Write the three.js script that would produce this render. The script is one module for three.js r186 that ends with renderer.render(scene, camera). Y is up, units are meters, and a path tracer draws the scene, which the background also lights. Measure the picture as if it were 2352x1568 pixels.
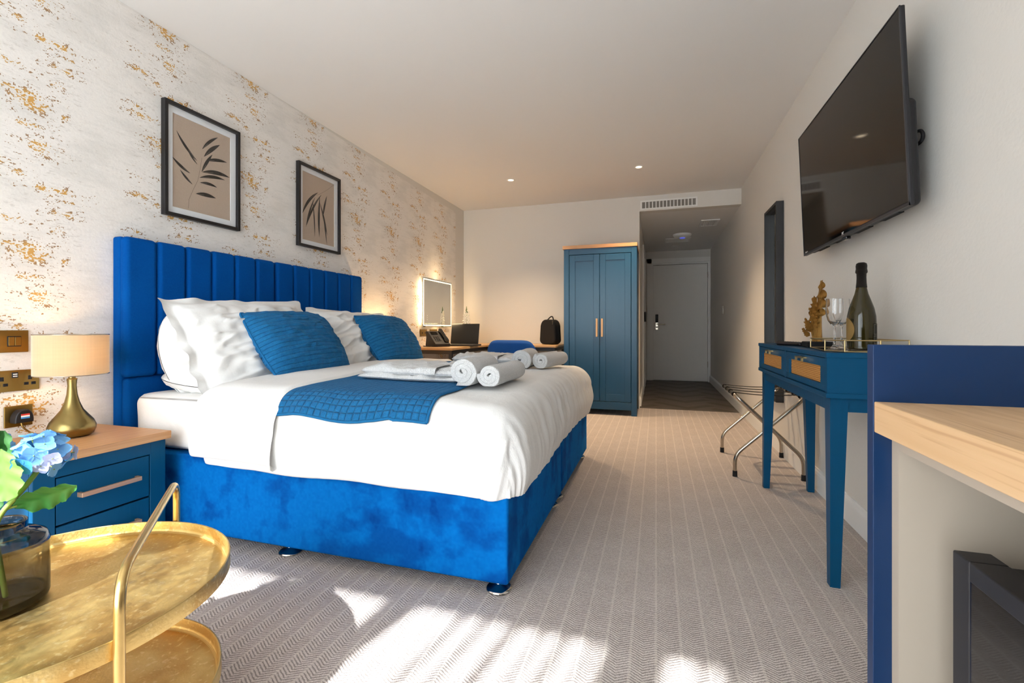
import * as THREE from 'three';
import { RoundedBoxGeometry } from 'three/addons/geometries/RoundedBoxGeometry.js';
import { mergeGeometries, mergeVertices } from 'three/addons/utils/BufferGeometryUtils.js';
import { ImprovedNoise } from 'three/addons/math/ImprovedNoise.js';
import { RectAreaLightUniformsLib } from 'three/addons/lights/RectAreaLightUniformsLib.js';
import { FontLoader } from 'three/addons/loaders/FontLoader.js';
import { TextGeometry } from 'three/addons/geometries/TextGeometry.js';

// ------------------------------------------------------------ camera, sky, sun, exposure
RectAreaLightUniformsLib.init();
const scene = new THREE.Scene();
const renderer = new THREE.WebGLRenderer({ antialias: true });
renderer.toneMapping = THREE.LinearToneMapping;
renderer.toneMappingExposure = 1.0;
renderer.shadowMap.enabled = true;
renderer.shadowMap.type = THREE.PCFSoftShadowMap;

const camera = new THREE.PerspectiveCamera(2 * Math.atan(784 / 1062) * 180 / Math.PI, 2352 / 1568, 0.05, 60);
camera.position.set(0, 0.93, 0);
camera.rotation.set(0, Math.atan2(331, 1062), 0);
camera.setViewOffset(2352, 1568, 0, 31, 2352, 1568);      // level camera, lens shifted a little down
scene.add(camera);

scene.background = new THREE.Color().setRGB(0.88, 0.97, 1.04);
scene.backgroundIntensity = 8.3;

const sun = new THREE.DirectionalLight(new THREE.Color().setRGB(0.97, 1.0, 1.02), 18);
{ const dir = new THREE.Vector3(-0.08, 0.93, 1.0).normalize();     // towards the sun: behind the camera, 43 degrees up
  sun.position.set(-0.8, 0, -1).addScaledVector(dir, 8); sun.target.position.set(-0.8, 0, -1); }
sun.shadow.radius = 2.2;
sun.castShadow = true; sun.shadow.mapSize.set(2048, 2048);
Object.assign(sun.shadow.camera, { left: -5, right: 5, top: 5, bottom: -5, near: 0.1, far: 20 });
scene.add(sun, sun.target);

// ------------------------------------------------------------ helpers
const PI = Math.PI, { sin, cos, abs, min, max, hypot, sqrt, pow, floor } = Math;
const clamp = (x, a = 0, b = 1) => min(b, max(a, x)), lerp = (a, b, t) => a + (b - a) * t;
const smooth = (a, b, x) => { const t = clamp((x - a) / (b - a)); return t * t * (3 - 2 * t); };
function rng(seed) { let s = seed >>> 0; return () => { s = (s + 0x6D2B79F5) >>> 0; let t = s; t = Math.imul(t ^ (t >>> 15), t | 1); t ^= t + Math.imul(t ^ (t >>> 7), t | 61); return ((t ^ (t >>> 14)) >>> 0) / 4294967296; }; }
const IN = new ImprovedNoise();
const n3 = (x, y, z = 0) => IN.noise(x, y, z);
// everything is laid out in (x, y, d): x to the right, y up, d into the room
const V = (x, y, d) => new THREE.Vector3(x, y, -d);
const used = new Map();
function numbered(name) { const n = used.get(name) || 0; used.set(name, n + 1); return n ? name + '_' + String(n).padStart(3, '0') : name; }

function worldUV(g, grain = 'x') {          // uv in metres, the grain runs along u
  if (!g.attributes.normal) g.computeVertexNormals();
  const p = g.attributes.position, n = g.attributes.normal, uv = new Float32Array(p.count * 2);
  for (let i = 0; i < p.count; i++) {
    const P = [p.getX(i), p.getY(i), p.getZ(i)], N = [abs(n.getX(i)), abs(n.getY(i)), abs(n.getZ(i))];
    const k = N[0] >= N[1] && N[0] >= N[2] ? 0 : N[1] >= N[2] ? 1 : 2;
    const gi = { x: 0, y: 1, z: 2 }[grain];
    let a, b; if (k === gi) { a = P[(k + 1) % 3]; b = P[(k + 2) % 3]; } else { a = P[gi]; b = P[3 - gi - k]; }
    uv[2 * i] = a + 0.31 * k; uv[2 * i + 1] = b + 0.17 * k;
  }
  g.setAttribute('uv', new THREE.BufferAttribute(uv, 2)); return g;
}
function flat(g) { return g.index ? g.toNonIndexed() : g; }
function merge(list) {
  const gs = list.map((g) => { const f = flat(g.clone()); for (const k of Object.keys(f.attributes)) if (!['position', 'normal', 'uv'].includes(k)) f.deleteAttribute(k); return f; });
  return mergeGeometries(gs, false);
}
function bx(x0, x1, y0, y1, d0, d1, r = 0, grain = 'x', seg = 2) {
  const w = x1 - x0, h = y1 - y0, d = d1 - d0;
  const g = r > 0 ? new RoundedBoxGeometry(w, h, d, seg, min(r, w / 2.01, h / 2.01, d / 2.01)) : new THREE.BoxGeometry(w, h, d);
  g.translate((x0 + x1) / 2, (y0 + y1) / 2, -(d0 + d1) / 2);
  return worldUV(g, grain);
}
class Poly extends THREE.Curve {            // straight runs with rounded corners
  constructor(pts, r = 0.03) {
    super(); this.p = [];
    for (let i = 0; i < pts.length; i++) {
      if (i === 0 || i === pts.length - 1 || r <= 0) { this.p.push(pts[i].clone()); continue; }
      const a = pts[i - 1], b = pts[i], c = pts[i + 1];
      const la = a.distanceTo(b), lc = c.distanceTo(b), k = min(r, la * 0.49, lc * 0.49);
      const p0 = b.clone().lerp(a, k / la), p1 = b.clone().lerp(c, k / lc);
      for (let j = 0; j <= 6; j++) { const t = j / 6; this.p.push(p0.clone().multiplyScalar((1 - t) ** 2).addScaledVector(b, 2 * t * (1 - t)).addScaledVector(p1, t * t)); }
    }
    this.L = [0]; for (let i = 1; i < this.p.length; i++) this.L.push(this.L[i - 1] + this.p[i].distanceTo(this.p[i - 1]));
  }
  getPoint(t, out = new THREE.Vector3()) {
    const s = t * this.L[this.L.length - 1]; let i = 1; while (i < this.L.length - 1 && this.L[i] < s) i++;
    const k = (s - this.L[i - 1]) / max(1e-9, this.L[i] - this.L[i - 1]); return out.copy(this.p[i - 1]).lerp(this.p[i], clamp(k));
  }
}
function tube(pts, rad, r = 0.03, seg = 10, n = 0, closed = false) {
  const c = new Poly(pts, r); const g = new THREE.TubeGeometry(c, n || max(12, c.p.length * 3), rad, seg, closed);
  if (closed) return g;
  const caps = [0, 1].map((t) => { const s = new THREE.SphereGeometry(rad, seg, 6); const p = c.getPoint(t); s.translate(p.x, p.y, p.z); return s; });
  return merge([g, ...caps]);
}
function lathe(prof, seg = 48, at = [0, 0, 0]) {
  const g = new THREE.LatheGeometry(prof.map(([a, b]) => new THREE.Vector2(max(a, 1e-5), b)), seg);
  g.translate(at[0], at[1], -at[2]); return g;
}
function cyl(x, y0, y1, d, r, r2 = r, seg = 24) { const g = new THREE.CylinderGeometry(r2, r, y1 - y0, seg); g.translate(x, (y0 + y1) / 2, -d); return g; }
function grid(nu, nv, fn, uvf) {            // indexed surface from fn(u, v) -> Vector3
  const pos = [], uv = [], idx = [];
  for (let j = 0; j <= nv; j++) for (let i = 0; i <= nu; i++) {
    const u = i / nu, v = j / nv, p = fn(u, v); pos.push(p.x, p.y, p.z); const q = uvf ? uvf(u, v) : [u, v]; uv.push(q[0], q[1]);
  }
  for (let j = 0; j < nv; j++) for (let i = 0; i < nu; i++) { const a = j * (nu + 1) + i, b = a + 1, c = a + nu + 1, d = c + 1; idx.push(a, b, d, a, d, c); }
  const g = new THREE.BufferGeometry(); g.setAttribute('position', new THREE.Float32BufferAttribute(pos, 3)); g.setAttribute('uv', new THREE.Float32BufferAttribute(uv, 2)); g.setIndex(idx);
  g.computeVertexNormals(); return g;
}
function obj(name, g, m, parent) {          // one named mesh; parts are moved into their thing's own frame
  if (Array.isArray(g)) g = g.length > 1 ? merge(g) : g[0];
  const root = parent && (parent.root || parent);
  if (root && root.base) { g = g.clone(); g.translate(-root.base.x, -root.base.y, -root.base.z); }
  const o = new THREE.Mesh(g, m); o.name = parent ? name : numbered(name); o.castShadow = o.receiveShadow = true;
  (parent || scene).add(o); if (parent) o.root = root; return o;
}
function thing(name, label, category, base = [0, 0, 0], group) {
  const o = new THREE.Group(); o.name = numbered(name); o.base = V(...base); o.position.copy(o.base); scene.add(o);
  o.userData = { label, category }; if (group) o.userData.group = group; return o;
}
function struct(name, g, m, label) {
  const o = obj(name, g, m); o.userData.kind = 'structure'; if (label) o.userData.label = label; return o;
}
function structGroup(name, base, label) { const o = thing(name, label, undefined, base); o.userData = { kind: 'structure' }; if (label) o.userData.label = label; return o; }
function place(g, o, rotY = 0, pos = [0, 0, 0]) { g = g.clone(); g.rotateY(rotY); g.translate(pos[0], pos[1], -pos[2]); return g; }

// ------------------------------------------------------------ textures
function hash2(x, y, s) { let h = Math.imul(x, 374761393) + Math.imul(y, 668265263) + Math.imul(s, 2147483647 ^ 0x5bd1e995); h = Math.imul(h ^ (h >>> 13), 1274126177); return ((h ^ (h >>> 16)) >>> 0) / 4294967296; }
function vn(x, y, px, py, s) {              // tileable value noise
  const xi = floor(x), yi = floor(y), fx = x - xi, fy = y - yi, u = fx * fx * (3 - 2 * fx), v = fy * fy * (3 - 2 * fy);
  const m = (a, p) => ((a % p) + p) % p, a = m(xi, px), b = m(xi + 1, px), c = m(yi, py), d = m(yi + 1, py);
  return lerp(lerp(hash2(a, c, s), hash2(b, c, s), u), lerp(hash2(a, d, s), hash2(b, d, s), u), v);
}
function fbm(u, v, fx, fy, oct, s) { let a = 0, w = 0.5, t = 0; for (let o = 0; o < oct; o++) { a += w * vn(u * fx, v * fy, fx, fy, s + o * 17); t += w; w *= 0.5; fx *= 2; fy *= 2; } return a / t; }
function tex(w, h, fn, srgb = true, sizeU = 1, sizeV = 1) {   // sizeU x sizeV metres per repeat
  const d = new Uint8Array(w * h * 4);
  for (let y = 0; y < h; y++) for (let x = 0; x < w; x++) { const c = fn((x + 0.5) / w, (y + 0.5) / h), i = 4 * (y * w + x); if (typeof c === 'number') { d[i] = d[i + 1] = d[i + 2] = clamp(c) * 255; } else { d[i] = clamp(c[0], 0, 255); d[i + 1] = clamp(c[1], 0, 255); d[i + 2] = clamp(c[2], 0, 255); } d[i + 3] = 255; }
  const t = new THREE.DataTexture(d, w, h, THREE.RGBAFormat); t.wrapS = t.wrapT = THREE.RepeatWrapping; t.magFilter = THREE.LinearFilter; t.minFilter = THREE.LinearMipmapLinearFilter; t.generateMipmaps = true;
  if (srgb) t.colorSpace = THREE.SRGBColorSpace; t.repeat.set(1 / sizeU, 1 / sizeV); t.needsUpdate = true; return t;
}
const mix3 = (a, b, t) => [lerp(a[0], b[0], t), lerp(a[1], b[1], t), lerp(a[2], b[2], t)];

// wallpaper: pale plaster look with flecks of gold leaf, one drop is 0.53 x 0.61 m
const wpClusters = (() => { const r = rng(41), L = []; for (let i = 0; i < 15; i++) L.push([0.03 + 0.56 * r(), r(), 0.035 + 0.075 * r() * r() + 0.02 * r(), 0.012 + 0.02 * r(), 0.25 + 0.6 * r()]);
  L.push([0.30, 0.22, 0.10, 0.055, 1], [0.12, 0.42, 0.13, 0.022, 0.9], [0.44, 0.66, 0.13, 0.022, 0.95], [0.36, 0.93, 0.08, 0.045, 0.95], [0.08, 0.78, 0.09, 0.02, 0.8]); return L; })();
const texWallpaper = tex(1024, 1180, (u, v) => {
  let c = [236, 231, 225];
  const soft = fbm(u, v, 4, 10, 4, 3), line = fbm(u, v, 6, 60, 3, 9), fine = fbm(u, v, 160, 220, 2, 21);
  c = mix3(c, [216, 212, 206], 0.45 * smooth(0.45, 0.8, soft) + 0.25 * smooth(0.58, 0.8, line)); c = c.map((x) => x + (fine - 0.5) * 9);
  let e = 0; for (const [cx, cy, sx, sy, k] of wpClusters) { let dx = abs(u - cx); dx = min(dx, 1 - dx); let dy = abs(v - cy); dy = min(dy, 1 - dy); const q = (dx / sx) ** 2 + (dy / sy) ** 2; if (q < 9) e = max(e, k * Math.exp(-q * 0.5)); }
  const sp = fbm(u, v, 30, 60, 3, 77), sp2 = fbm(u, v, 110, 150, 2, 99);
  const th = 0.70 - 0.27 * e, m = e > 0.02 ? smooth(th, th + 0.05, 0.5 * sp + 0.5 * sp2) : 0;
  const gold = mix3([150, 116, 84], [205, 152, 72], smooth(0.35, 0.8, e + 0.3 * (sp - 0.5)));
  c = mix3(c, gold, m * 0.92);
  const grey = smooth(0.68, 0.74, fbm(u, v, 26, 120, 3, 55)) * (u < 0.62 ? 0.3 : 0.1); return mix3(c, [190, 182, 172], grey * (1 - m));
}, true, 0.53, 0.61);
// carpet: woven chevrons, light ribs every 7 cm
const CP = 0.07;
const carpetAt = (u, v) => {
  const x = u * 0.28, y = v * 0.28, c = floor(x / (CP / 2)), t = (x / (CP / 2)) - c, dir = c % 2 ? 1 : -1;
  const wob = (fbm(u, v, 60, 60, 2, 5) - 0.5) * 0.0035;
  const ph = (y + dir * (t - 0.5) * 0.021 + wob) / 0.01;            // 28 hatches per tile
  const st = smooth(0.30, 0.46, abs((ph - floor(ph)) - 0.5) * 2 * 0.92);
  const rib = c % 2 ? smooth(0.82, 0.95, t) : smooth(0.18, 0.05, t);
  return [st, rib];
};
const texCarpet = tex(1024, 1024, (u, v) => {
  const [st, rib] = carpetAt(u, v), yarn = fbm(u, v, 260, 260, 2, 31), cloud = fbm(u, v, 5, 5, 3, 8);
  let c = mix3([158, 147, 141], [212, 201, 194], st); c = mix3(c, [220, 209, 200], rib * 0.6);
  return c.map((k) => k + (yarn - 0.5) * 62 + (cloud - 0.5) * 10);
}, true, 0.28, 0.28);
const texCarpetB = tex(1024, 1024, (u, v) => { const [st, rib] = carpetAt(u, v); return 0.25 + 0.3 * st + 0.15 * rib + 0.5 * (fbm(u, v, 200, 200, 2, 31) - 0.4); }, false, 0.28, 0.28);
function woodTex(w, h, A, B, C, s, su, sv, rings = 22) {
  return tex(w, h, (u, v) => {
    const warp = fbm(u, v, 2, 4, 3, s) * 1.6, g = fbm(u, v, 3, rings * 3, 3, s + 5), p = fbm(u, v, 10, 190, 2, s + 9), ring = 0.5 + 0.5 * sin((v * rings + warp * 3) * 2 * PI);
    let c = mix3(A, B, clamp(0.65 * g + 0.35 * ring * 0.8)); return mix3(c, C, 0.5 * smooth(0.6, 0.85, p));
  }, true, su, sv);
}
const texOak = woodTex(1024, 512, [204, 158, 112], [180, 130, 86], [140, 96, 60], 3, 1.2, 0.4, 12);
const texOakLight = woodTex(1024, 512, [212, 178, 138], [192, 153, 110], [166, 126, 88], 13, 1.2, 0.4, 12);
const texDesk = woodTex(1024, 256, [203, 165, 118], [188, 148, 102], [160, 120, 80], 23, 1.6, 0.5, 10);
const texDark = woodTex(512, 256, [112, 101, 90], [84, 75, 66], [60, 53, 46], 33, 0.9, 0.25, 6);
const texDark2 = woodTex(512, 256, [96, 86, 76], [74, 66, 58], [54, 47, 41], 43, 0.9, 0.25, 6);
const texVelvet = tex(1024, 512, (u, v) => {
  const a = fbm(u, v, 7, 5, 5, 3), b = fbm(u, v, 16, 12, 5, 12), st = fbm(u, v, 40, 12, 3, 44); const dk = smooth(0.47, 0.68, 0.35 * a + 0.65 * b) * 0.6 + 0.25 * smooth(0.55, 0.75, st);
  return mix3([0, 103, 182], [0, 58, 128], clamp(dk)).map((k) => k + (fbm(u, v, 220, 110, 1, 6) - 0.5) * 8);
}, true, 1.9, 0.95);
const texVelvetPlain = tex(512, 512, (u, v) => mix3([0, 80, 158], [0, 69, 141], fbm(u, v, 4, 6, 4, 19)).map((k) => k + (fbm(u, v, 180, 180, 1, 6) - 0.5) * 6), true, 0.8, 0.8);
const denim = (u, v, s) => mix3([6, 112, 168], [0, 86, 138], fbm(u, v, 90, 120, 2, s)).map((k) => k + (fbm(u, v, 20, 20, 2, s + 4) - 0.5) * 14);
const texDenim = tex(512, 512, (u, v) => denim(u, v, 7), true, 0.3, 0.3);
const quiltH = (u, v, nx, ny) => { const a = abs(((u * nx) % 1) - 0.5) * 2, b = ny ? abs(((v * ny) % 1) - 0.5) * 2 : 0; const e = (t) => 1 - pow(t, 5); return ny ? e(a) * e(b) : e(a); };
const texQuiltSq = tex(512, 512, (u, v) => 0.85 * sqrt(quiltH(u, v, 8, 8)) + 0.12 * fbm(u, v, 120, 120, 1, 3), false, 0.24, 0.24);
const texQuiltLn = tex(256, 512, (u, v) => 0.85 * sqrt(quiltH(v, u, 11, 0)) + 0.12 * fbm(u, v, 60, 120, 2, 3), false, 0.24, 0.24);
const texLinenB = tex(512, 512, (u, v) => 0.5 * fbm(u, v, 6, 9, 4, 61) + 0.35 * (1 - abs(2 * fbm(u, v, 9, 4, 3, 5) - 1)) + 0.05 * fbm(u, v, 200, 200, 1, 2), false, 0.9, 0.9);
const texTerryB = tex(512, 512, (u, v) => fbm(u, v, 110, 110, 2, 71), false, 0.15, 0.15);
const texTerryC = tex(512, 512, (u, v) => { const k = 214 + 36 * fbm(u, v, 90, 90, 2, 71); return [k, k, k]; }, true, 0.15, 0.15);
const texGold = tex(512, 512, (u, v) => { const a = fbm(u, v, 6, 6, 4, 3), b = fbm(u, v, 64, 58, 3, 8); return mix3(mix3([216, 188, 124], [194, 158, 94], smooth(0.35, 0.7, a)), [232, 212, 160], 0.6 * smooth(0.62, 0.8, b)); }, true, 0.5, 0.5);
const texGoldR = tex(512, 512, (u, v) => 0.30 + 0.18 * fbm(u, v, 40, 34, 3, 8) + 0.14 * fbm(u, v, 8, 8, 3, 4), false, 0.5, 0.5);
const texGoldB = tex(512, 512, (u, v) => fbm(u, v, 60, 60, 3, 90), false, 0.25, 0.25);
const texBrushed = tex(256, 1024, (u, v) => 0.5 + 0.5 * (fbm(u, v, 4, 400, 2, 5) - 0.5), false, 1, 1);
const texPlaster = tex(512, 512, (u, v) => fbm(u, v, 60, 60, 3, 2), false, 0.5, 0.5);
const texShade = tex(512, 256, (u, v) => { const k = 0.5 * fbm(u, v, 260, 4, 2, 3) + 0.5 * fbm(u, v, 6, 180, 2, 9); return [214 + 14 * k, 194 + 14 * k, 160 + 14 * k]; }, true, 1, 1);
const texPaintB = tex(512, 512, (u, v) => fbm(u, v, 8, 90, 3, 14), false, 0.6, 0.6);

// ------------------------------------------------------------ materials
const lin = (r, g, b) => new THREE.Color().setRGB(r, g, b);
const std = (o) => new THREE.MeshStandardMaterial(o), phy = (o) => new THREE.MeshPhysicalMaterial(o);
const M = {
  wallpaper: std({ map: texWallpaper, roughness: 0.75, bumpMap: texPlaster, bumpScale: 0.0006 }),
  wall: std({ color: 0xdedad3, roughness: 0.8, bumpMap: texPlaster, bumpScale: 0.0004 }),
  ceiling: std({ color: 0xe6e4e1, roughness: 0.85 }),
  white: std({ color: 0xeeedea, roughness: 0.4 }),
  doorWhite: std({ color: 0xefede8, roughness: 0.45 }),
  carpet: std({ map: texCarpet, roughness: 1, bumpMap: texCarpetB, bumpScale: 0.003 }),
  dark1: std({ map: texDark, roughness: 0.45 }), dark2: std({ map: texDark2, roughness: 0.5 }), joint: std({ color: 0x2c2824, roughness: 0.9 }),
  oak: std({ map: texOak, roughness: 0.42 }), oakLight: std({ map: texOakLight, roughness: 0.5 }), desk: std({ map: texDesk, roughness: 0.35 }),
  paint: phy({ color: 0x00456a, roughness: 0.45, specularIntensity: 0.35, clearcoat: 0.08, clearcoatRoughness: 0.3, bumpMap: texPaintB, bumpScale: 0.0003 }),
  paintWardrobe: phy({ color: 0x0e4668, roughness: 0.38, specularIntensity: 0.7, clearcoat: 0.3, clearcoatRoughness: 0.22, bumpMap: texPaintB, bumpScale: 0.0004 }),
  navy: phy({ color: 0x0b2a50, roughness: 0.4, specularIntensity: 0.5, clearcoat: 0.1, clearcoatRoughness: 0.25 }),
  beige: std({ color: 0xa99d8e, roughness: 0.55 }),
  velvet: phy({ specularIntensity: 0.15, map: texVelvet, roughness: 0.9, sheen: 0.6, sheenColor: lin(0.01, 0.25, 0.55), sheenRoughness: 0.45 }),
  velvetPlain: phy({ specularIntensity: 0.15, map: texVelvetPlain, roughness: 0.9, sheen: 0.5, sheenColor: lin(0.01, 0.16, 0.42), sheenRoughness: 0.45 }),
  linen: std({ color: 0xecebe9, roughness: 0.85, bumpMap: texLinenB, bumpScale: 0.006 }),
  linenFlat: std({ color: 0xe4e2e0, roughness: 0.85 }),
  quiltSq: phy({ map: texDenim, roughness: 0.95, bumpMap: texQuiltSq, bumpScale: 0.012, sheen: 0.25, sheenColor: lin(0.1, 0.3, 0.5), sheenRoughness: 0.5 }),
  quiltLn: phy({ map: texDenim, roughness: 0.95, bumpMap: texQuiltLn, bumpScale: 0.007, sheen: 0.25, sheenColor: lin(0.1, 0.3, 0.5), sheenRoughness: 0.5 }),
  denim: std({ map: texDenim, roughness: 0.95 }),
  terry: std({ map: texTerryC, roughness: 1, bumpMap: texTerryB, bumpScale: 0.004 }),
  gold: phy({ map: texGold, metalness: 1, roughness: 1, roughnessMap: texGoldR, bumpMap: texGoldB, bumpScale: 0.0004 }),
  goldTube: std({ color: 0xd8b878, metalness: 1, roughness: 0.3 }),
  goldSculpt: std({ color: 0xb48a4c, metalness: 1, roughness: 0.24, bumpMap: texGoldB, bumpScale: 0.0012 }),
  goldWire: std({ color: 0xcdb684, metalness: 1, roughness: 0.3 }),
  brass: phy({ color: 0x94804f, metalness: 1, roughness: 0.28, anisotropy: 0.5, bumpMap: texBrushed, bumpScale: 0.00025 }),
  plate: std({ color: 0x9a7d46, metalness: 1, roughness: 0.32, bumpMap: texBrushed, bumpScale: 0.0002 }),
  copper: std({ color: 0xd2a888, metalness: 0.85, roughness: 0.5 }),
  chrome: std({ color: 0xd6d4d0, metalness: 1, roughness: 0.12 }),
  nickel: std({ color: 0xb9b0a2, metalness: 1, roughness: 0.2 }),
  black: std({ color: 0x14141a, roughness: 0.5 }), blackMatt: std({ color: 0x0e0e10, roughness: 0.85 }), blackGloss: phy({ color: 0x0a0a0c, roughness: 0.16, clearcoat: 1, clearcoatRoughness: 0.05 }),
  charcoal: std({ color: 0x2a2b2e, roughness: 0.45 }), frame: std({ color: 0x17171a, roughness: 0.4 }),
  screen: phy({ color: 0x060607, roughness: 0.06, specularIntensity: 0.55 }),
  bezel: std({ color: 0x3c3c40, roughness: 0.35, metalness: 0.4 }),
  mirror: std({ color: 0xd4d8d6, metalness: 1, roughness: 0.02 }),
  glass: phy({ color: 0xffffff, transmission: 1, thickness: 0, roughness: 0.02, ior: 1.5 }),
  picGlass: phy({ color: 0xffffff, transmission: 1, thickness: 0, roughness: 0.02, ior: 1.25 }),
  crystal: phy({ color: 0xffffff, transmission: 1, thickness: 0.002, roughness: 0.0, ior: 1.45 }),
  smoke: phy({ color: 0xf4f2ee, transmission: 1, thickness: 0.004, roughness: 0.02, ior: 1.48, attenuationColor: new THREE.Color(0x84868a), attenuationDistance: 0.008 }),
  darkGlass: phy({ color: 0x050506, roughness: 0.06, clearcoat: 1, clearcoatRoughness: 0.03 }),
  bottle: phy({ color: 0x2a2408, roughness: 0.06 }),
  foil: std({ color: 0x322e2b, metalness: 0.7, roughness: 0.45, bumpMap: texGoldB, bumpScale: 0.003 }),
  shade: phy({ map: texShade, roughness: 0.95, transmission: 0.45, thickness: 0, side: THREE.DoubleSide }),
  bulb: std({ color: 0xffffff, emissive: lin(1, 0.75, 0.42), emissiveIntensity: 3 }),
  led: std({ color: 0xffffff, emissive: lin(1, 0.78, 0.46), emissiveIntensity: 1.8 }),
  down: std({ color: 0xffffff, emissive: lin(1, 0.80, 0.52), emissiveIntensity: 4 }),
  blueDot: std({ color: 0x8080ff, emissive: lin(0.15, 0.2, 1), emissiveIntensity: 0.5 }),
  sheer: phy({ color: 0xf2efe9, roughness: 0.95, transmission: 0.2, thickness: 0, side: THREE.DoubleSide }),
  leaf: phy({ color: 0x33742a, roughness: 0.5, side: THREE.DoubleSide, transmission: 0.2, thickness: 0 }),
  leafLight: phy({ color: 0x63962f, roughness: 0.55, side: THREE.DoubleSide, transmission: 0.3, thickness: 0 }),
  leafDark: phy({ color: 0x3a6a34, roughness: 0.5, side: THREE.DoubleSide, transmission: 0.15, thickness: 0 }),
  stem: std({ color: 0x8aa045, roughness: 0.6 }),
  petalA: phy({ color: 0x3f9bdc, roughness: 0.7, side: THREE.DoubleSide, transmission: 0.25, thickness: 0 }),
  petalB: phy({ color: 0x79b6e6, roughness: 0.7, side: THREE.DoubleSide, transmission: 0.25, thickness: 0 }),
  petalC: phy({ color: 0xbcc6ea, roughness: 0.7, side: THREE.DoubleSide, transmission: 0.25, thickness: 0 }),
  bloom: std({ color: 0xf4f2e8, roughness: 0.8 }),
  cane: std({ color: 0xc58f4c, roughness: 0.6 }), cane2: std({ color: 0x9a642e, roughness: 0.65 }),
  grilleBack: std({ color: 0x86827c, roughness: 0.9 }),
  matBoard: std({ color: 0xe8ebee, roughness: 0.9 }),
};

// ------------------------------------------------------------ the room
const XL = -2.4, XR = 0.892, HC = 2.46, DF = 5.58, DW = -0.75, HX = -0.185, HH = 2.286, HD = 8.6;
struct('floor', bx(XL - 0.1, XR + 0.1, -0.1, 0, DW - 0.15, DF, 0, 'z'), M.carpet, 'beige chevron-woven carpet');
{ // uv of the carpet: ribs run into the room
  const g = scene.children[scene.children.length - 1].geometry, p = g.attributes.position, uv = g.attributes.uv; for (let i = 0; i < p.count; i++) uv.setXY(i, p.getX(i), p.getZ(i)); }
// hall floor: dark herringbone planks, each its own piece
{
  const hall = structGroup('floor', [0.35, 0, 7], 'dark wood herringbone floor of the entrance hall');
  obj('underlay', bx(HX - 0.1, XR + 0.1, -0.1, -0.004, DF, HD + 0.1), M.joint, hall);
  const clip = (poly, f) => { const out = []; for (let i = 0; i < poly.length; i++) { const a = poly[i], b = poly[(i + 1) % poly.length], fa = f(a), fb = f(b); if (fa >= 0) out.push(a); if ((fa >= 0) !== (fb >= 0)) { const t = fa / (fa - fb); out.push([lerp(a[0], b[0], t), lerp(a[1], b[1], t)]); } } return out; };
  const W = 0.11, L = 0.44, gap = 0.0025; let k = 0;
  for (let i = -14; i < 14; i++) for (let j = -14; j < 14; j++) for (const s of [0, 1]) {
    const ox = i * L + j * W, oy = -i * L + j * W;      // herringbone lattice in the turned frame
    const r = s === 0 ? [[0, 0], [L, 0], [L, W], [0, W]] : [[L, -L + W], [L + W, -L + W], [L + W, W], [L, W]];
    let poly = r.map(([x, y]) => { const cx = s === 0 ? L / 2 : L + W / 2, cy = s === 0 ? W / 2 : -L / 2 + W; const hx = s === 0 ? L / 2 - gap / 2 : W / 2 - gap / 2, hy = s === 0 ? W / 2 - gap / 2 : L / 2 - gap / 2; return [ox + cx + Math.sign(x - cx) * hx, oy + cy + Math.sign(y - cy) * hy]; });
    poly = poly.map(([x, y]) => [(x - y) * Math.SQRT1_2 + 0.35, (x + y) * Math.SQRT1_2 + 7.05]);
    for (const f of [(p) => p[0] - HX, (p) => XR - p[0], (p) => p[1] - DF, (p) => HD - p[1]]) { poly = clip(poly, f); if (poly.length < 3) break; }
    if (poly.length < 3) continue;
    let A = 0; for (let q = 0; q < poly.length; q++) { const a = poly[q], b = poly[(q + 1) % poly.length]; A += a[0] * b[1] - a[1] * b[0]; } if (abs(A) < 2e-4) continue;
    const sh = new THREE.Shape(poly.map(([x, y]) => new THREE.Vector2(x, y))); const g = new THREE.ExtrudeGeometry(sh, { depth: 0.012, bevelEnabled: false });
    g.rotateX(-PI / 2); g.translate(0, -0.012, 0);      // shape y becomes -z, that is +d
    const p = g.attributes.position, uv = g.attributes.uv, ca = s === 0 ? [Math.SQRT1_2, Math.SQRT1_2] : [-Math.SQRT1_2, Math.SQRT1_2];
    for (let q = 0; q < p.count; q++) { const x = p.getX(q), d = -p.getZ(q); uv.setXY(q, x * ca[0] + d * ca[1] + k * 0.37, -x * ca[1] + d * ca[0] + k * 0.113); }
    obj('plank', g, k++ % 3 ? M.dark1 : M.dark2, hall);
  }
}
struct('ceiling', bx(XL - 0.1, XR + 0.1, HC, HC + 0.1, DW - 0.15, DF + 0.12), M.ceiling, 'smooth off-white bedroom ceiling');
struct('ceiling', bx(HX - 0.1, XR + 0.1, HH, HH + 0.06, DF + 0.12, HD + 0.1), M.ceiling, 'lower ceiling of the entrance hall');
struct('wall_left', bx(XL - 0.1, XL, 0, HC, DW - 0.15, DF + 0.1), M.wall);
struct('wall_right', bx(XR, XR + 0.1, -0.1, HC, DW - 0.15, HD + 0.1), M.wall);
struct('wall_far', [bx(XL, HX, 0, HC, DF, DF + 0.12), bx(HX, XR, HH, HC, DF, DF + 0.12)], M.wall, 'far wall with the header over the hall opening');
struct('wall_hall', bx(HX - 0.12, HX, -0.1, HH, DF + 0.12, HD), M.wall);
struct('wall_end', [bx(HX, -0.075, -0.1, HH, HD, HD + 0.1), bx(-0.075, XR, 2.075, HH, HD, HD + 0.1), bx(0.872, XR, -0.1, 2.075, HD, HD + 0.1)], M.wall);
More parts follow.
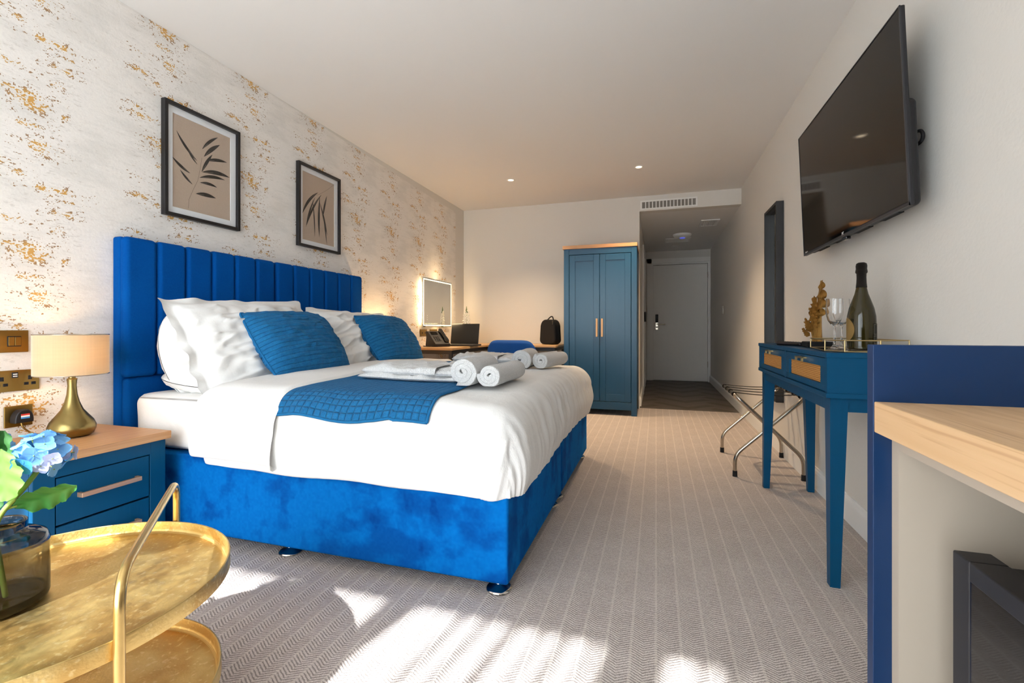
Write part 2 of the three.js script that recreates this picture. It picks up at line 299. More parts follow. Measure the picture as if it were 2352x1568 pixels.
// window wall behind the camera
const W0 = -2.2, W1 = 0.12, WB = 0.08, WT = 2.13;
struct('wall_back', [bx(XL, W0, 0, HC, DW - 0.15, DW), bx(W1, XR, 0, HC, DW - 0.15, DW), bx(W0, W1, WT, HC, DW - 0.15, DW), bx(W0, W1, 0, WB, DW - 0.15, DW)], M.wall);
{
  const w = structGroup('window_1', [-1, 0, -0.85], 'tall white framed window');
  obj('window_frame', [bx(W0, W0 + 0.05, WB, WT, -0.88, -0.82), bx(W1 - 0.05, W1, WB, WT, -0.88, -0.82), bx(W0, W1, WT - 0.04, WT, -0.88, -0.82), bx(W0, W1, WB, WB + 0.05, -0.88, -0.82)], M.white, w);
  obj('pane', bx(W0 + 0.05, W1 - 0.05, WB + 0.05, WT - 0.04, -0.853, -0.849), M.glass, w);
}
{ // sheer curtain gathered in folds that sweep to one side; the sun slips between the folds
  const c = thing('sheer_curtain', 'white sheer curtain gathered in loose folds at the window', 'curtain', [-0.9, 0, -0.68]);
  const folds = [[-1.98, 0.05], [-1.80, 0.03], [-1.62, 0.015], [-1.47, 0.02], [-0.945, 0.17, 0.5], [-0.735, 0.03], [-0.65, 0.03], [-0.555, 0.04], [-0.47, 0.024], [-0.395, 0.034], [-0.315, 0.026], [-0.19, 0.18], [0.0, 0.03], [0.07, 0.07]];
  folds.forEach(([x, w0, tp = 1], i) => {
    const g = grid(10, 30, (u, v) => { const y = 2.2 - 2.15 * v, w = w0 * lerp(1, tp, clamp((2.13 - y) / 0.5)); return V(x + (u - 0.5) * w - 0.12 * (2.13 - y) + 0.012 * n3(i * 3.1, y * 2.2, 0.5) * (1 + v), y, -0.68 + 0.03 * sin(PI * u) + 0.01 * n3(i, y * 3, 2)); });
    obj('fold', g, M.sheer, c);
  });
  obj('curtain_rail', tube([V(-2.35, 2.22, -0.68), V(0.3, 2.22, -0.68)], 0.012, 0), M.white, c);
}
// wallpaper sheet on the left wall: its top edge drops away from the ceiling towards the far end
{
  const E0 = -0.75, E1 = 5.315; const top = (d) => d < 2.2 ? HC - 0.001 : HC - 0.001 - 0.078 * smooth(2.0, 5.3, d) * 1.0;
  const n = 24, sh = new THREE.Shape(); sh.moveTo(E0, 0.0); sh.lineTo(E1, 0.0); for (let i = 0; i <= n; i++) { const d = lerp(E1, E0, i / n); sh.lineTo(d, top(d)); }
  const g = new THREE.ExtrudeGeometry(sh, { depth: 0.002, bevelEnabled: false }); g.rotateY(PI / 2); g.translate(XL, 0, 0);
  const p = g.attributes.position, uv = g.attributes.uv; for (let i = 0; i < p.count; i++) uv.setXY(i, -p.getZ(i) + 0.02, p.getY(i) + 0.12);
  const o = struct('wall_left_wallpaper', g, M.wallpaper, 'off-white wallpaper flecked with gold leaf on the left wall');
}
// skirting boards
const skirt = (a, b) => { const sh = new THREE.Shape([[0, 0], [0.018, 0], [0.018, 0.095], [0.014, 0.108], [0.008, 0.114], [0.006, 0.122], [0, 0.122]].map(([x, y]) => new THREE.Vector2(x, y))); const L = hypot(b[0] - a[0], b[1] - a[1]); const g = new THREE.ExtrudeGeometry(sh, { depth: L, bevelEnabled: false }); const ang = Math.atan2(b[0] - a[0], -(b[1] - a[1])); g.rotateY(ang); g.translate(a[0], 0, -a[1]); return g; };
struct('baseboard_right', skirt([XR, DW], [XR, HD]), M.white);
struct('baseboard_far', skirt([HX, DF], [XL, DF]).rotateY(0), M.white);
struct('baseboard_hall', skirt([HX, HD], [HX, DF + 0.12]), M.white);
// entrance door
{
  const d = structGroup('door_1', [0.4, 0, HD], 'plain white entrance door in a white frame');
  obj('door_frame', [bx(-0.155, -0.075, 0, 2.155, HD - 0.02, HD + 0.0), bx(0.872, 0.89, 0, 2.075, HD - 0.02, HD), bx(-0.155, 0.89, 2.075, 2.155, HD - 0.02, HD), bx(-0.075, -0.05, 0, 2.05, HD, HD + 0.1), bx(0.852, 0.872, 0, 2.05, HD, HD + 0.1), bx(-0.075, 0.872, 2.05, 2.075, HD, HD + 0.1)], M.doorWhite, d);
  const leaf = obj('door_leaf', bx(-0.046, 0.848, 0.012, 2.045, HD + 0.03, HD + 0.075, 0.003), M.doorWhite, d);
  obj('lock_housing', bx(-0.012, 0.036, 1.03, 1.17, HD + 0.008, HD + 0.03, 0.006), M.black, leaf);
  obj('lock_plate', bx(-0.012, 0.036, 0.895, 1.03, HD + 0.014, HD + 0.03, 0.006), M.nickel, leaf);
  obj('key_slot', bx(-0.004, 0.028, 0.935, 0.955, HD + 0.010, HD + 0.016), M.black, leaf);
  obj('lever_handle', tube([V(0.012, 1.0, HD + 0.02), V(0.012, 1.0, HD - 0.03), V(0.15, 0.995, HD - 0.03)], 0.010, 0.015), M.nickel, leaf);
  for (const y of [0.25, 1.0, 1.8]) obj('hinge', cyl(0.853, y, y + 0.1, HD + 0.02, 0.008), M.nickel, d);
  obj('backing', bx(-0.075, 0.872, -0.1, 2.075, HD + 0.085, HD + 0.1), M.doorWhite, d);
}
{ // bathroom door casing on the left side of the hall
  const d = structGroup('door_2', [HX, 0, 7.2], 'white door casing on the left wall of the hall');
  obj('door_casing', [bx(HX, HX + 0.022, 0, 2.1, 6.75, 6.83), bx(HX, HX + 0.022, 0, 2.1, 7.65, 7.73), bx(HX, HX + 0.022, 2.03, 2.1, 6.83, 7.65)], M.white, d);
  obj('door_leaf', bx(HX, HX + 0.008, 0.01, 2.03, 6.83, 7.65), M.doorWhite, d);
  obj('latch', bx(HX + 0.006, HX + 0.05, 1.02, 1.16, 6.86, 6.9, 0.004), M.black, d);
}
// return air grille over the hall opening
{
  const g = thing('air_grille', 'long white air grille above the hall opening', 'grille', [0.135, 2.35, DF - 0.01]);
  obj('backing', bx(-0.165, 0.435, 2.305, 2.398, DF - 0.004, DF - 0.001), M.grilleBack, g);
  obj('frame', [bx(-0.175, 0.445, 2.388, 2.405, DF - 0.014, DF - 0.001, 0.003), bx(-0.175, 0.445, 2.298, 2.315, DF - 0.014, DF - 0.001, 0.003), bx(-0.175, -0.155, 2.315, 2.388, DF - 0.014, DF - 0.001, 0.003), bx(0.425, 0.445, 2.315, 2.388, DF - 0.014, DF - 0.001, 0.003)], M.white, g);
  for (let i = 1; i < 15; i++) { const x = -0.155 + i * 0.58 / 15; obj('slat', bx(x - 0.005, x + 0.005, 2.315, 2.388, DF - 0.012, DF - 0.003), M.white, g); }
}
// hall ceiling fittings
{
  const v = thing('ceiling_vent', 'square white vent in the hall ceiling near the right wall', 'vent', [0.647, HH, 6.43]);
  obj('frame', [bx(0.54, 0.76, HH - 0.012, HH - 0.001, 6.25, 6.28, 0.003), bx(0.54, 0.76, HH - 0.012, HH - 0.001, 6.59, 6.62, 0.003), bx(0.54, 0.57, HH - 0.012, HH - 0.001, 6.28, 6.59, 0.003), bx(0.73, 0.76, HH - 0.012, HH - 0.001, 6.28, 6.59, 0.003)], M.white, v);
  for (let i = 0; i < 7; i++) { const x = 0.583 + i * 0.022; obj('slat', bx(x, x + 0.012, HH - 0.009, HH - 0.002, 6.28, 6.59), M.white, v); }
  const dm = thing('smoke_detector', 'round white detector with a blue glow on the hall ceiling', 'detector', [0.361, HH, 7.12]);
  obj('dome', lathe([[0.001, HH - 0.062], [0.06, HH - 0.06], [0.11, HH - 0.04], [0.125, HH - 0.02], [0.128, HH - 0.001]], 40, [0.361, 0, 7.12]), M.white, dm);
  obj('status_light', lathe([[0.001, HH - 0.066], [0.035, HH - 0.0645], [0.04, HH - 0.06]], 24, [0.361, 0, 7.09]), M.blueDot, dm);
  const ht = thing('access_hatch', 'flat white access hatch in the hall ceiling', 'hatch', [0.32, HH, 7.57]);
  obj('hatch_frame', [bx(0.14, 0.50, HH - 0.008, HH - 0.001, 7.40, 7.42), bx(0.14, 0.50, HH - 0.008, HH - 0.001, 7.72, 7.74), bx(0.14, 0.16, HH - 0.008, HH - 0.001, 7.42, 7.72), bx(0.48, 0.50, HH - 0.008, HH - 0.001, 7.42, 7.72)], M.white, ht);
  obj('hatch_panel', bx(0.165, 0.475, HH - 0.006, HH - 0.001, 7.425, 7.715), M.white, ht);
}
const downlight = (x, d, y, on, label) => {
  const t = thing('downlight', label, 'downlight', [x, y, d]);
  obj('trim_ring', lathe([[0.030, y - 0.001], [0.030, y - 0.004], [0.038, y - 0.007], [0.044, y - 0.004], [0.045, y - 0.001]], 32, [x, 0, d]), M.white, t);
  obj('lamp_face', lathe([[0.0005, y - 0.002], [0.029, y - 0.002]], 24, [x, 0, d]), on ? M.down : M.white, t);
  if (on) { const l = new THREE.SpotLight(lin(1, 0.72, 0.44), on, 0, 0.95, 0.6, 2); l.position.copy(V(x, y - 0.012, d)); l.target.position.copy(V(x, 0, d)); l.castShadow = true; l.shadow.radius = 1.5; scene.add(l, l.target); }
};
downlight(-1.435, 4.56, HC, 12, 'lit ceiling downlight nearer the wallpaper');
downlight(-0.158, 4.55, HC, 12, 'lit ceiling downlight nearer the hall');
downlight(0.30, 8.07, HH, 0, 'unlit downlight in the hall ceiling by the entrance door');
{ const t = thing('wall_switch', 'small chrome switch plate on the right wall of the hall', 'switch', [XR, 1.178, 7.0]); obj('plate', bx(XR - 0.009, XR - 0.001, 1.115, 1.24, 6.94, 7.06, 0.003), M.nickel, t); obj('rocker', bx(XR - 0.013, XR - 0.008, 1.15, 1.205, 6.98, 7.02, 0.002), M.white, t); }

// ------------------------------------------------------------ bed
const BX0 = -2.305, BX1 = -0.482;
for (const [d0, d1, lab] of [[1.50, 2.433, 'blue velvet divan base on the near side of the bed'], [2.445, 3.378, 'blue velvet divan base on the far side of the bed']]) {
  const b = thing('divan_base', lab, 'bed base', [(BX0 + BX1) / 2, 0, (d0 + d1) / 2], 'twin divan bases under the mattress');
  const g = bx(BX0, BX1, 0.048, 0.382, d0, d1, 0.012, 'x', 3); obj('upholstered_box', g, M.velvet, b);
  for (const x of [BX0 + 0.1, -1.45, -0.535]) for (const d of [d0 + 0.062, d1 - 0.055]) obj('glide', lathe([[0.001, 0.001], [0.046, 0.001], [0.047, 0.006], [0.040, 0.012], [0.016, 0.018], [0.013, 0.03], [0.013, 0.05], [0.001, 0.05]], 28, [x, 0, d]), M.chrome, b);
}
{ // mattress with fitted sheet
  const m = thing('mattress', 'white mattress in a fitted sheet on the blue divan bases', 'mattress', [-1.4, 0.382, 2.44]);
  const g0 = new THREE.BoxGeometry(1.80, 0.245, 1.86, 60, 16, 60); const p = g0.attributes.position, r = 0.05;
  for (let i = 0; i < p.count; i++) {
    const v = new THREE.Vector3().fromBufferAttribute(p, i), h = new THREE.Vector3(0.90, 0.1225, 0.93); const c = v.clone().clamp(h.clone().multiplyScalar(-1).addScalar(r), h.clone().subScalar(r)); const d = v.clone().sub(c); if (d.length() > 1e-6) d.setLength(r); v.copy(c).add(d);
    const side = 1 - smooth(0.0, 0.09, v.y + 0.0); const w = n3(v.x * 11, v.y * 2.2, v.z * 11) * 0.012 * side + n3(v.x * 3, v.y * 3, v.z * 3) * 0.006; const nrm = d.length() > 1e-6 ? d.normalize() : new THREE.Vector3(0, 1, 0); v.addScaledVector(nrm, w * smooth(-0.12, -0.09, v.y));
    p.setXYZ(i, v.x, v.y, v.z);
  }
  let g = mergeVertices((() => { g0.deleteAttribute('normal'); g0.deleteAttribute('uv'); return g0; })(), 1e-5); g.computeVertexNormals(); g.translate(-1.405, 0.507, -2.44); worldUV(g, 'x');
  obj('fitted_sheet', g, M.linen, m);
}
for (const [d0, d1, lab] of [[1.487, 2.357, 'channelled blue velvet headboard behind the nearer pillows'], [2.367, 3.268, 'channelled blue velvet headboard behind the farther pillows']]) {
  const h = thing('headboard', lab, 'headboard', [-2.36, 0, (d0 + d1) / 2], 'pair of headboards');
  obj('back_panel', bx(XL + 0.004, -2.345, 0.02, 1.352, d0, d1, 0.012, 'x', 3), M.velvetPlain, h);
  obj('lower_panel', bx(-2.350, -2.312, 0.05, 0.70, d0 + 0.006, d1 - 0.006, 0.018, 'x', 3), M.velvetPlain, h);
  const n = 6, w = (d1 - d0) / n; for (let i = 0; i < n; i++) obj('channel', bx(-2.355, -2.305, 0.702, 1.352, d0 + i * w + 0.0005, d0 + (i + 1) * w - 0.0005, 0.022, 'x', 4), M.velvetPlain, h);
}
// draped sheets: flat sheet coordinates (a along x, b along d) wrapped over the edges of the bed
const XF = -0.575, DN = 1.595, DFR = 3.29, WR = 0.13;
function drape(a, b, off, opt = {}) {
  const dx = max(0, a - XF), dn = max(0, DN - b), df = max(0, b - DFR), dz = dn + df, sg = dn > 0 ? -1 : 1;
  let r = hypot(dx, dz); const ux = r > 0 ? dx / r : 0, uz = r > 0 ? sg * dz / r : 0;
  r *= 1 - 0.2 * (2 * abs(ux * uz));
  const hem = opt.hem || 9; let roll = 0; if (r > hem) { roll = r - hem; r = hem; }
  const R = WR + off; let out, down;
  if (r < R * PI / 2) { const t = r / R; out = R * sin(t); down = R * (1 - cos(t)); } else { const e = r - R * PI / 2; out = R + 0.018 * sin(PI * clamp(e / 0.18)); down = R + e; }
  const base = 0.668 + off + 0.022 * sin(PI * clamp((b - DN) / (DFR - DN))) - 0.012 * smooth(-0.9, -0.55, a);
  let x = min(a, XF) + ux * out, d = clamp(b, DN, DFR) + uz * out, y = base - down;
  const k = opt.k ?? 1, edge = smooth(0.02, 0.2, r);
  // creases: broad softness on top, pleats hanging from the edges
  const soft = 0.010 * n3(a * 2.3, b * 2.3, 3) + 0.005 * n3(a * 6, b * 5, 9);
  const along = dx > dz ? b : a, pl = n3(along * 17 + 0.6 * n3(a * 5, b * 5, 1), r * 3.0, dx > dz ? 5 : 12) * (dx > dz ? 0.011 : 0.007) + n3(along * 38, r * 4, 7) * 0.0025;
  y += soft * (1 - edge) * k; const w = (pl * edge + 0.006 * n3(a * 4, b * 4, r * 8) * edge) * k; x += ux * w; d += uz * w;
  if (dx <= dz) y += 0.5 * pl * edge;
  if (roll > 0) { const t = min(1, roll / 0.05); x -= ux * (0.045 * t); d -= uz * (0.045 * t); y += -0.012 * sin(t * PI) + 0.02 * t; }
  if (opt.head !== undefined) { const t = clamp((a - opt.head) / 0.07); const q = 1 - sqrt(max(0, 1 - (1 - t) ** 2)), e2 = smooth(0.02, 0.2, r); y -= (0.055 + 0.3 * off) * q * (1 - e2); d -= uz * 0.05 * q * e2; }
  return V(x, y, d);
}
{
  const du = thing('duvet', 'plump white duvet covering the bed with its head edge folded back', 'duvet', [-1.2, 0.62, 2.44]);
  const HEM = 0.385, A1 = XF + HEM + 0.05, B0 = DN - HEM - 0.05, B1 = DFR + HEM + 0.05;
  const wav = (b) => 0.012 * n3(b * 3, 0.5, 4);
  obj('duvet_cover', grid(150, 190, (u, v) => { const a = lerp(-1.84, A1, u), b = lerp(B0, B1, v); return drape(a, b, 0, { hem: HEM + 0.02 * n3(a * 2.5, b * 2.5, 8), head: -1.84 }); }, (u, v) => [lerp(-1.84, A1, u), lerp(B0, B1, v)]), M.linen, du);
  obj('folded_edge', grid(70, 190, (u, v) => { const b = lerp(B0, B1, v), a0 = -1.885 + 0.01 * n3(b * 2, 3, 1), a1 = -1.425 + wav(b) - 0.10 * smooth(1.6, 3.2, b), a = lerp(a0, a1, u); const p = drape(a, b, 0.022, { hem: HEM - 0.004 + 0.008 * n3(a * 3, b * 2, 2), head: a0 }); p.y -= 0.02 * smooth(0.93, 1, u); return p; }, (u, v) => [lerp(-1.885, -1.425, u), lerp(B0, B1, v)]), M.linen, du);
}
{ // quilted runner lying across the duvet, its head edge under the fold
  const r = thing('bed_runner', 'blue quilted runner laid across the white duvet', 'bed runner', [-1.1, 0.66, 2.44]);
  const side = (o) => grid(80, 200, (u, v) => { const b0 = DN - 0.172 + 0.012 * sin(u * 9) * (u < 0.8 ? 1 : 0.3) + 0.015 * u, b = lerp(b0, DFR + 0.18, v), a = lerp(-1.47, -0.775 + 0.015 * n3(b * 2, 1, 1), u); return drape(a, b, o, { k: 0.9 }); }, (u, v) => [lerp(0, 0.695, u), lerp(0, 2.05, v)]);
  const top = side(0.011), bot = side(0.004); bot.index.array.reverse(); bot.computeVertexNormals();
  obj('quilted_cover', merge([top, bot]), M.quiltSq, r);
  const rim = []; for (let i = 0; i <= 60; i++) { const u = i / 60; const b0 = DN - 0.172 + 0.012 * sin(u * 9) * (u < 0.8 ? 1 : 0.3) + 0.015 * u; rim.push(drape(lerp(-1.47, -0.775 + 0.015 * n3(b0 * 2, 1, 1), u), b0, 0.008, { k: 0.9 })); }
  for (let i = 1; i <= 90; i++) { const b = lerp(DN - 0.157, DFR + 0.18, i / 90); rim.push(drape(-0.775 + 0.015 * n3(b * 2, 1, 1), b, 0.008, { k: 0.9 })); }
  obj('hem', new THREE.TubeGeometry(new THREE.CatmullRomCurve3(rim), 260, 0.005, 6), M.denim, r);
}
// pillows and cushions
function pillowGeo(w, h, t, { flange = 0, seed = 1, n = 48, pinch = 0.05, wr = 0.006, sag = 0, round = 0 } = {}) {
  const face = (s) => grid(n, n, (U, Vv) => {
    const u = U * 2 - 1, v = Vv * 2 - 1, f = 1 - flange; const iu = clamp(u / f, -1, 1), iv = clamp(v / f, -1, 1);
    const q = (1 - abs(iu) ** 2.6) * (1 - abs(iv) ** 2.6), bulge = pow(max(0, q), 0.55);
    let x = w / 2 * u * (1 - pinch * (1 - v * v) * u * u), y = h / 2 * v * (1 - pinch * (1 - u * u) * v * v);
    const out = max(abs(u) - f, abs(v) - f, 0) / max(1e-6, flange || 1); let z = s * (t / 2 * bulge + 0.0015);
    const rg = (a) => 1 - abs(a) * 2.4; z += (n3(u * 3 + seed, v * 3, seed) * wr * 1.6 + n3(u * 7, v * 5 + seed, 3) * wr + wr * 1.5 * max(0, rg(n3(u * 1.7 + v * 1.1 + seed * 2, v * 3.4 - u * 0.8, seed))) ** 3) * (s > 0 ? 1 : 0.5) * min(1, bulge * 1.6) * s; if (round) { const k = 1 - round * u * u * v * v; x *= k; y *= k; }
    if (flange) z += out * 0.032 * n3(u * 4 + seed, v * 4, 7);
    y -= sag * bulge * (1 - v * v) * 0.1; return new THREE.Vector3(x, y, z);
  }, (U, Vv) => [(U) * w, (Vv) * h]);
  const a = face(1), b = face(-1); b.index.array.reverse(); b.computeVertexNormals(); return merge([a, b]);
}
function lean(g, [x, y, d], theta, yaw = 0, roll = 0) {  // local x -> d, local y leans back by theta, local z faces the foot of the bed
  g = g.clone(); g.rotateZ(roll); const ey = new THREE.Vector3(-sin(theta), cos(theta), 0), ez = new THREE.Vector3(cos(theta), sin(theta), 0), ex = new THREE.Vector3(0, 0, -1);
  g.applyMatrix4(new THREE.Matrix4().makeBasis(ex, ey, ez)); g.rotateY(yaw); g.translate(x, y, -d); return g;
}
function pillow(name, label, cat, g, m, at, th, yaw, roll, group) { const o = obj(name, lean(g, at, th, yaw, roll), m); o.userData = { label, category: cat }; if (group) o.userData.group = group; return o; }
const PG = 'white pillows against the headboards';
pillow('pillow', 'plain white pillow lying flat at the bottom of the nearer pile', 'pillow', pillowGeo(0.74, 0.44, 0.15, { seed: 4, pinch: -0.02, round: 0.16, wr: 0.012 }), M.linen, [-2.08, 0.675, 1.93], 1.45, 0, 0, PG);
pillow('pillow', 'white pillow propped behind the large flanged pillow on the near side', 'pillow', pillowGeo(0.80, 0.47, 0.20, { seed: 9, pinch: -0.02, round: 0.16, wr: 0.012 }), M.linen, [-2.17, 0.80, 1.95], 0.30, 0, 0, PG);
pillow('pillow', 'large white flanged pillow propped up at the nearer side of the bed', 'pillow', pillowGeo(0.88, 0.54, 0.20, { seed: 2, flange: 0.12, pinch: 0.03, wr: 0.013, n: 72 }), M.linen, [-2.02, 0.845, 1.96], 0.50, 0.0, 0.04, PG);
pillow('pillow', 'white pillow propped behind the flanged pillow on the far side', 'pillow', pillowGeo(0.80, 0.47, 0.20, { seed: 19, pinch: -0.02, round: 0.16, wr: 0.012 }), M.linen, [-2.17, 0.80, 2.87], 0.30, 0, 0, PG);
pillow('pillow', 'white flanged pillow between the two blue cushions', 'pillow', pillowGeo(0.86, 0.50, 0.20, { seed: 12, flange: 0.11, pinch: 0.03, wr: 0.016, n: 72 }), M.linen, [-2.02, 0.835, 2.86], 0.50, 0, -0.02, PG);
const CG = 'blue quilted cushions';
for (const [d, y, label, ro, sd] of [[2.10, 0.848, 'teal blue quilted cushion leaning on the nearer white pillow', 0.02, 5], [3.02, 0.848, 'teal blue quilted cushion at the far end of the bed', -0.02, 8]]) {
  const t = thing('cushion', label, 'cushion', [-1.93, 0.70, d], CG);
  const g = pillowGeo(0.57, 0.39, 0.20, { seed: sd, pinch: -0.045, n: 64, wr: 0.005 }); obj('quilted_cover', lean(g, [-1.885, y, d], 0.62, 0, ro), M.quiltLn, t);
  const rim = []; for (let i = 0; i < 120; i++) { const k = i / 30, s = floor(k), f = (k - s) * 2 - 1; const [u, v] = [[f, -1], [1, f], [-f, 1], [-1, -f]][s]; rim.push(new THREE.Vector3(0.285 * u * (1 + 0.045 * (1 - v * v) * u * u), 0.195 * v * (1 + 0.045 * (1 - u * u) * v * v), 0)); }
  obj('piping', lean(new THREE.TubeGeometry(new THREE.CatmullRomCurve3(rim, true), 200, 0.006, 6, true), [-1.885, y, d], 0.62, 0, ro), M.denim, t);
}
// robes and towels on the bed
function towelRoll(label, x, d, r, len, ang, seed) {
  const y0 = 0.684 + 0.004; const turns = 2.6, n = 150, th = r / (turns + 0.6);
  const at = (s) => { const t = s * turns * 2 * PI; const rad = 0.006 + (r - 0.006) * s + 0.0015 * n3(s * 18, seed, 1); return [rad * cos(t + seed), rad * sin(t + seed) * 0.94]; };
  const pts = []; for (let i = 0; i <= n; i++) pts.push(at(i / n));
  const prof = []; const thick = th * 0.78; for (let i = 0; i <= n; i++) { const [a, b] = pts[i], l = hypot(a, b) || 1; prof.push([a + a / l * thick * 0.5, b + b / l * thick * 0.5]); } for (let i = n; i >= 0; i--) { const [a, b] = pts[i], l = hypot(a, b) || 1; prof.push([a - a / l * thick * 0.5, b - b / l * thick * 0.5]); }
  const sh = new THREE.Shape(prof.map(([a, b]) => new THREE.Vector2(a, b))); const g = new THREE.ExtrudeGeometry(sh, { depth: len, bevelEnabled: true, bevelSize: th * 0.18, bevelThickness: 0.006, bevelSegments: 2, steps: 12 });
  const p = g.attributes.position; for (let i = 0; i < p.count; i++) { const z = p.getZ(i), k = 1 + 0.06 * n3(z * 9, seed, 2); p.setXYZ(i, p.getX(i) * k + 0.003 * n3(z * 20, p.getY(i) * 30, seed), max(-r * 0.93, p.getY(i) * k), z); }
  g.computeVertexNormals(); g.rotateY(PI + ang); g.translate(x, y0 + r * 0.95, -d); worldUV(g, 'x');
  const o = obj('rolled_towel', g, M.terry); o.userData = { label, category: 'towel', group: 'rolled white towels on the bed' }; return o;
}
function robe(label, x0, x1, d0, d1, hgt, seed, beltAt) {
  const t = thing('folded_bathrobe', label, 'bathrobe', [(x0 + x1) / 2, 0.69, (d0 + d1) / 2], 'folded bathrobes on the bed');
  const layer = (ya, yb, in0) => { const sup = (u, v) => { const q = max(abs(u), abs(v)); return q; };
    const f = (s) => grid(50, 40, (U, Vv) => { const u = U * 2 - 1, v = Vv * 2 - 1; const e = pow(max(0, (1 - abs(u) ** 8) * (1 - abs(v) ** 8)), 0.4); const rx = (x1 - x0) / 2 - in0, rd = (d1 - d0) / 2 - in0; const taper = 1 - 0.22 * smooth(0.1, -1, u);
      const x = (x0 + x1) / 2 + rx * u, d = (d0 + d1) / 2 + rd * v * taper + 0.012 * n3(u * 2, seed, v); const mid = (ya + yb) / 2; const y = mid + s * (yb - ya) / 2 * e + (s > 0 ? (0.018 * n3(u * 3 + seed, v * 3, seed) + 0.008 * n3(u * 8, v * 5, seed)) * e : 0) + (s > 0 ? 0.012 * e * (1 - 0.8 * smooth(-0.2, 0.8, u)) : 0); return V(x, y, d); }, (U, Vv) => [U * (x1 - x0), Vv * (d1 - d0)]);
    const a = f(1), b = f(-1); a.index.array.reverse(); a.computeVertexNormals(); return merge([a, b]); };
  const top = 0.69; obj('lower_fold', layer(top, top + hgt * 0.42, 0), M.terry, t); obj('upper_fold', layer(top + hgt * 0.36, top + hgt, 0.014), M.terry, t);
  const bx0 = lerp(x0, x1, beltAt), strip = grid(4, 40, (U, Vv) => { const v = Vv * 2 - 1; const e = pow(max(0, 1 - abs(v) ** 8), 0.4); return V(bx0 + (U - 0.5) * 0.05, top + hgt * 0.55 + hgt * 0.47 * e + 0.010, (d0 + d1) / 2 + ((d1 - d0) / 2 + 0.002) * v * 0.98); }, (U, Vv) => [U * 0.05, Vv * 0.4]); strip.index.array.reverse(); strip.computeVertexNormals();
  const under = strip.clone(); under.translate(0, -0.006, 0); under.index.array.reverse(); under.computeVertexNormals();
  obj('belt', merge([strip, under]), M.terry, t);
}
robe('folded white bathrobe lying on the blue runner nearest the camera', -1.36, -0.80, 1.84, 2.24, 0.055, 3, 0.72);
robe('folded white bathrobe lying on the far side of the runner', -1.30, -0.84, 2.74, 3.10, 0.055, 7, 0.70);
towelRoll('thick rolled white towel at the end of the nearer bathrobe', -0.775, 1.79, 0.060, 0.34, 0.05, 1.3);
towelRoll('slimmer rolled white towel lying in front at the foot of the bed', -0.660, 1.80, 0.047, 0.36, -0.02, 2.6);
towelRoll('rolled white towel beside the farther bathrobe', -0.775, 2.66, 0.056, 0.34, 0.1, 0.4);
towelRoll('rolled white towel farthest out at the foot of the bed', -0.660, 2.70, 0.048, 0.36, -0.15, 3.4);

// ------------------------------------------------------------ bedside tables and lamps
function bedside(name, d0, d1, label) {
  const X0 = XL + 0.006, X1 = -1.965, t = thing(name, label, 'nightstand', [(X0 + X1) / 2, 0, (d0 + d1) / 2]);
  obj('body', [bx(X0, X1 - 0.02, 0.03, 0.468, d0, d0 + 0.02), bx(X0, X1 - 0.02, 0.03, 0.468, d1 - 0.02, d1), bx(X0, X0 + 0.015, 0.03, 0.468, d0, d1), bx(X0, X1 - 0.03, 0.03, 0.05, d0, d1), bx(X1 - 0.02, X1, 0, 0.468, d0, d0 + 0.062, 0.003), bx(X1 - 0.02, X1, 0, 0.468, d1 - 0.062, d1, 0.003), bx(X1 - 0.02, X1, 0.416, 0.468, d0 + 0.06, d1 - 0.06, 0.002), bx(X1 - 0.02, X1, 0.03, 0.075, d0 + 0.06, d1 - 0.06, 0.002), bx(X0, X1 - 0.02, 0, 0.05, d0, d0 + 0.05), bx(X0, X1 - 0.02, 0, 0.05, d1 - 0.05, d1)], M.paint, t);
  obj('top', bx(X0 - 0.004, X1 + 0.018, 0.468, 0.500, d0 - 0.014, d1 + 0.012, 0.003, 'z'), M.oak, t);
  for (const [y0, y1] of [[0.250, 0.412], [0.081, 0.243]]) {
    const dr = obj('drawer', bx(X1 - 0.018, X1 - 0.001, y0, y1, d0 + 0.065, d1 - 0.065, 0.002), M.paint, t);
    const yc = (y0 + y1) / 2 + 0.006, a = d0 + 0.125, b = d1 - 0.11; obj('handle', [bx(X1 + 0.014, X1 + 0.026, yc - 0.008, yc + 0.008, a, b, 0.0015), bx(X1 - 0.002, X1 + 0.016, yc - 0.008, yc + 0.008, a, a + 0.010), bx(X1 - 0.002, X1 + 0.016, yc - 0.008, yc + 0.008, b - 0.010, b)], M.copper, dr);
  }
}
bedside('nightstand', 0.985, 1.42, 'blue nightstand with oak top in front of the bed at the left');
bedside('nightstand', 3.46, 3.90, 'blue nightstand hidden beyond the far side of the bed');
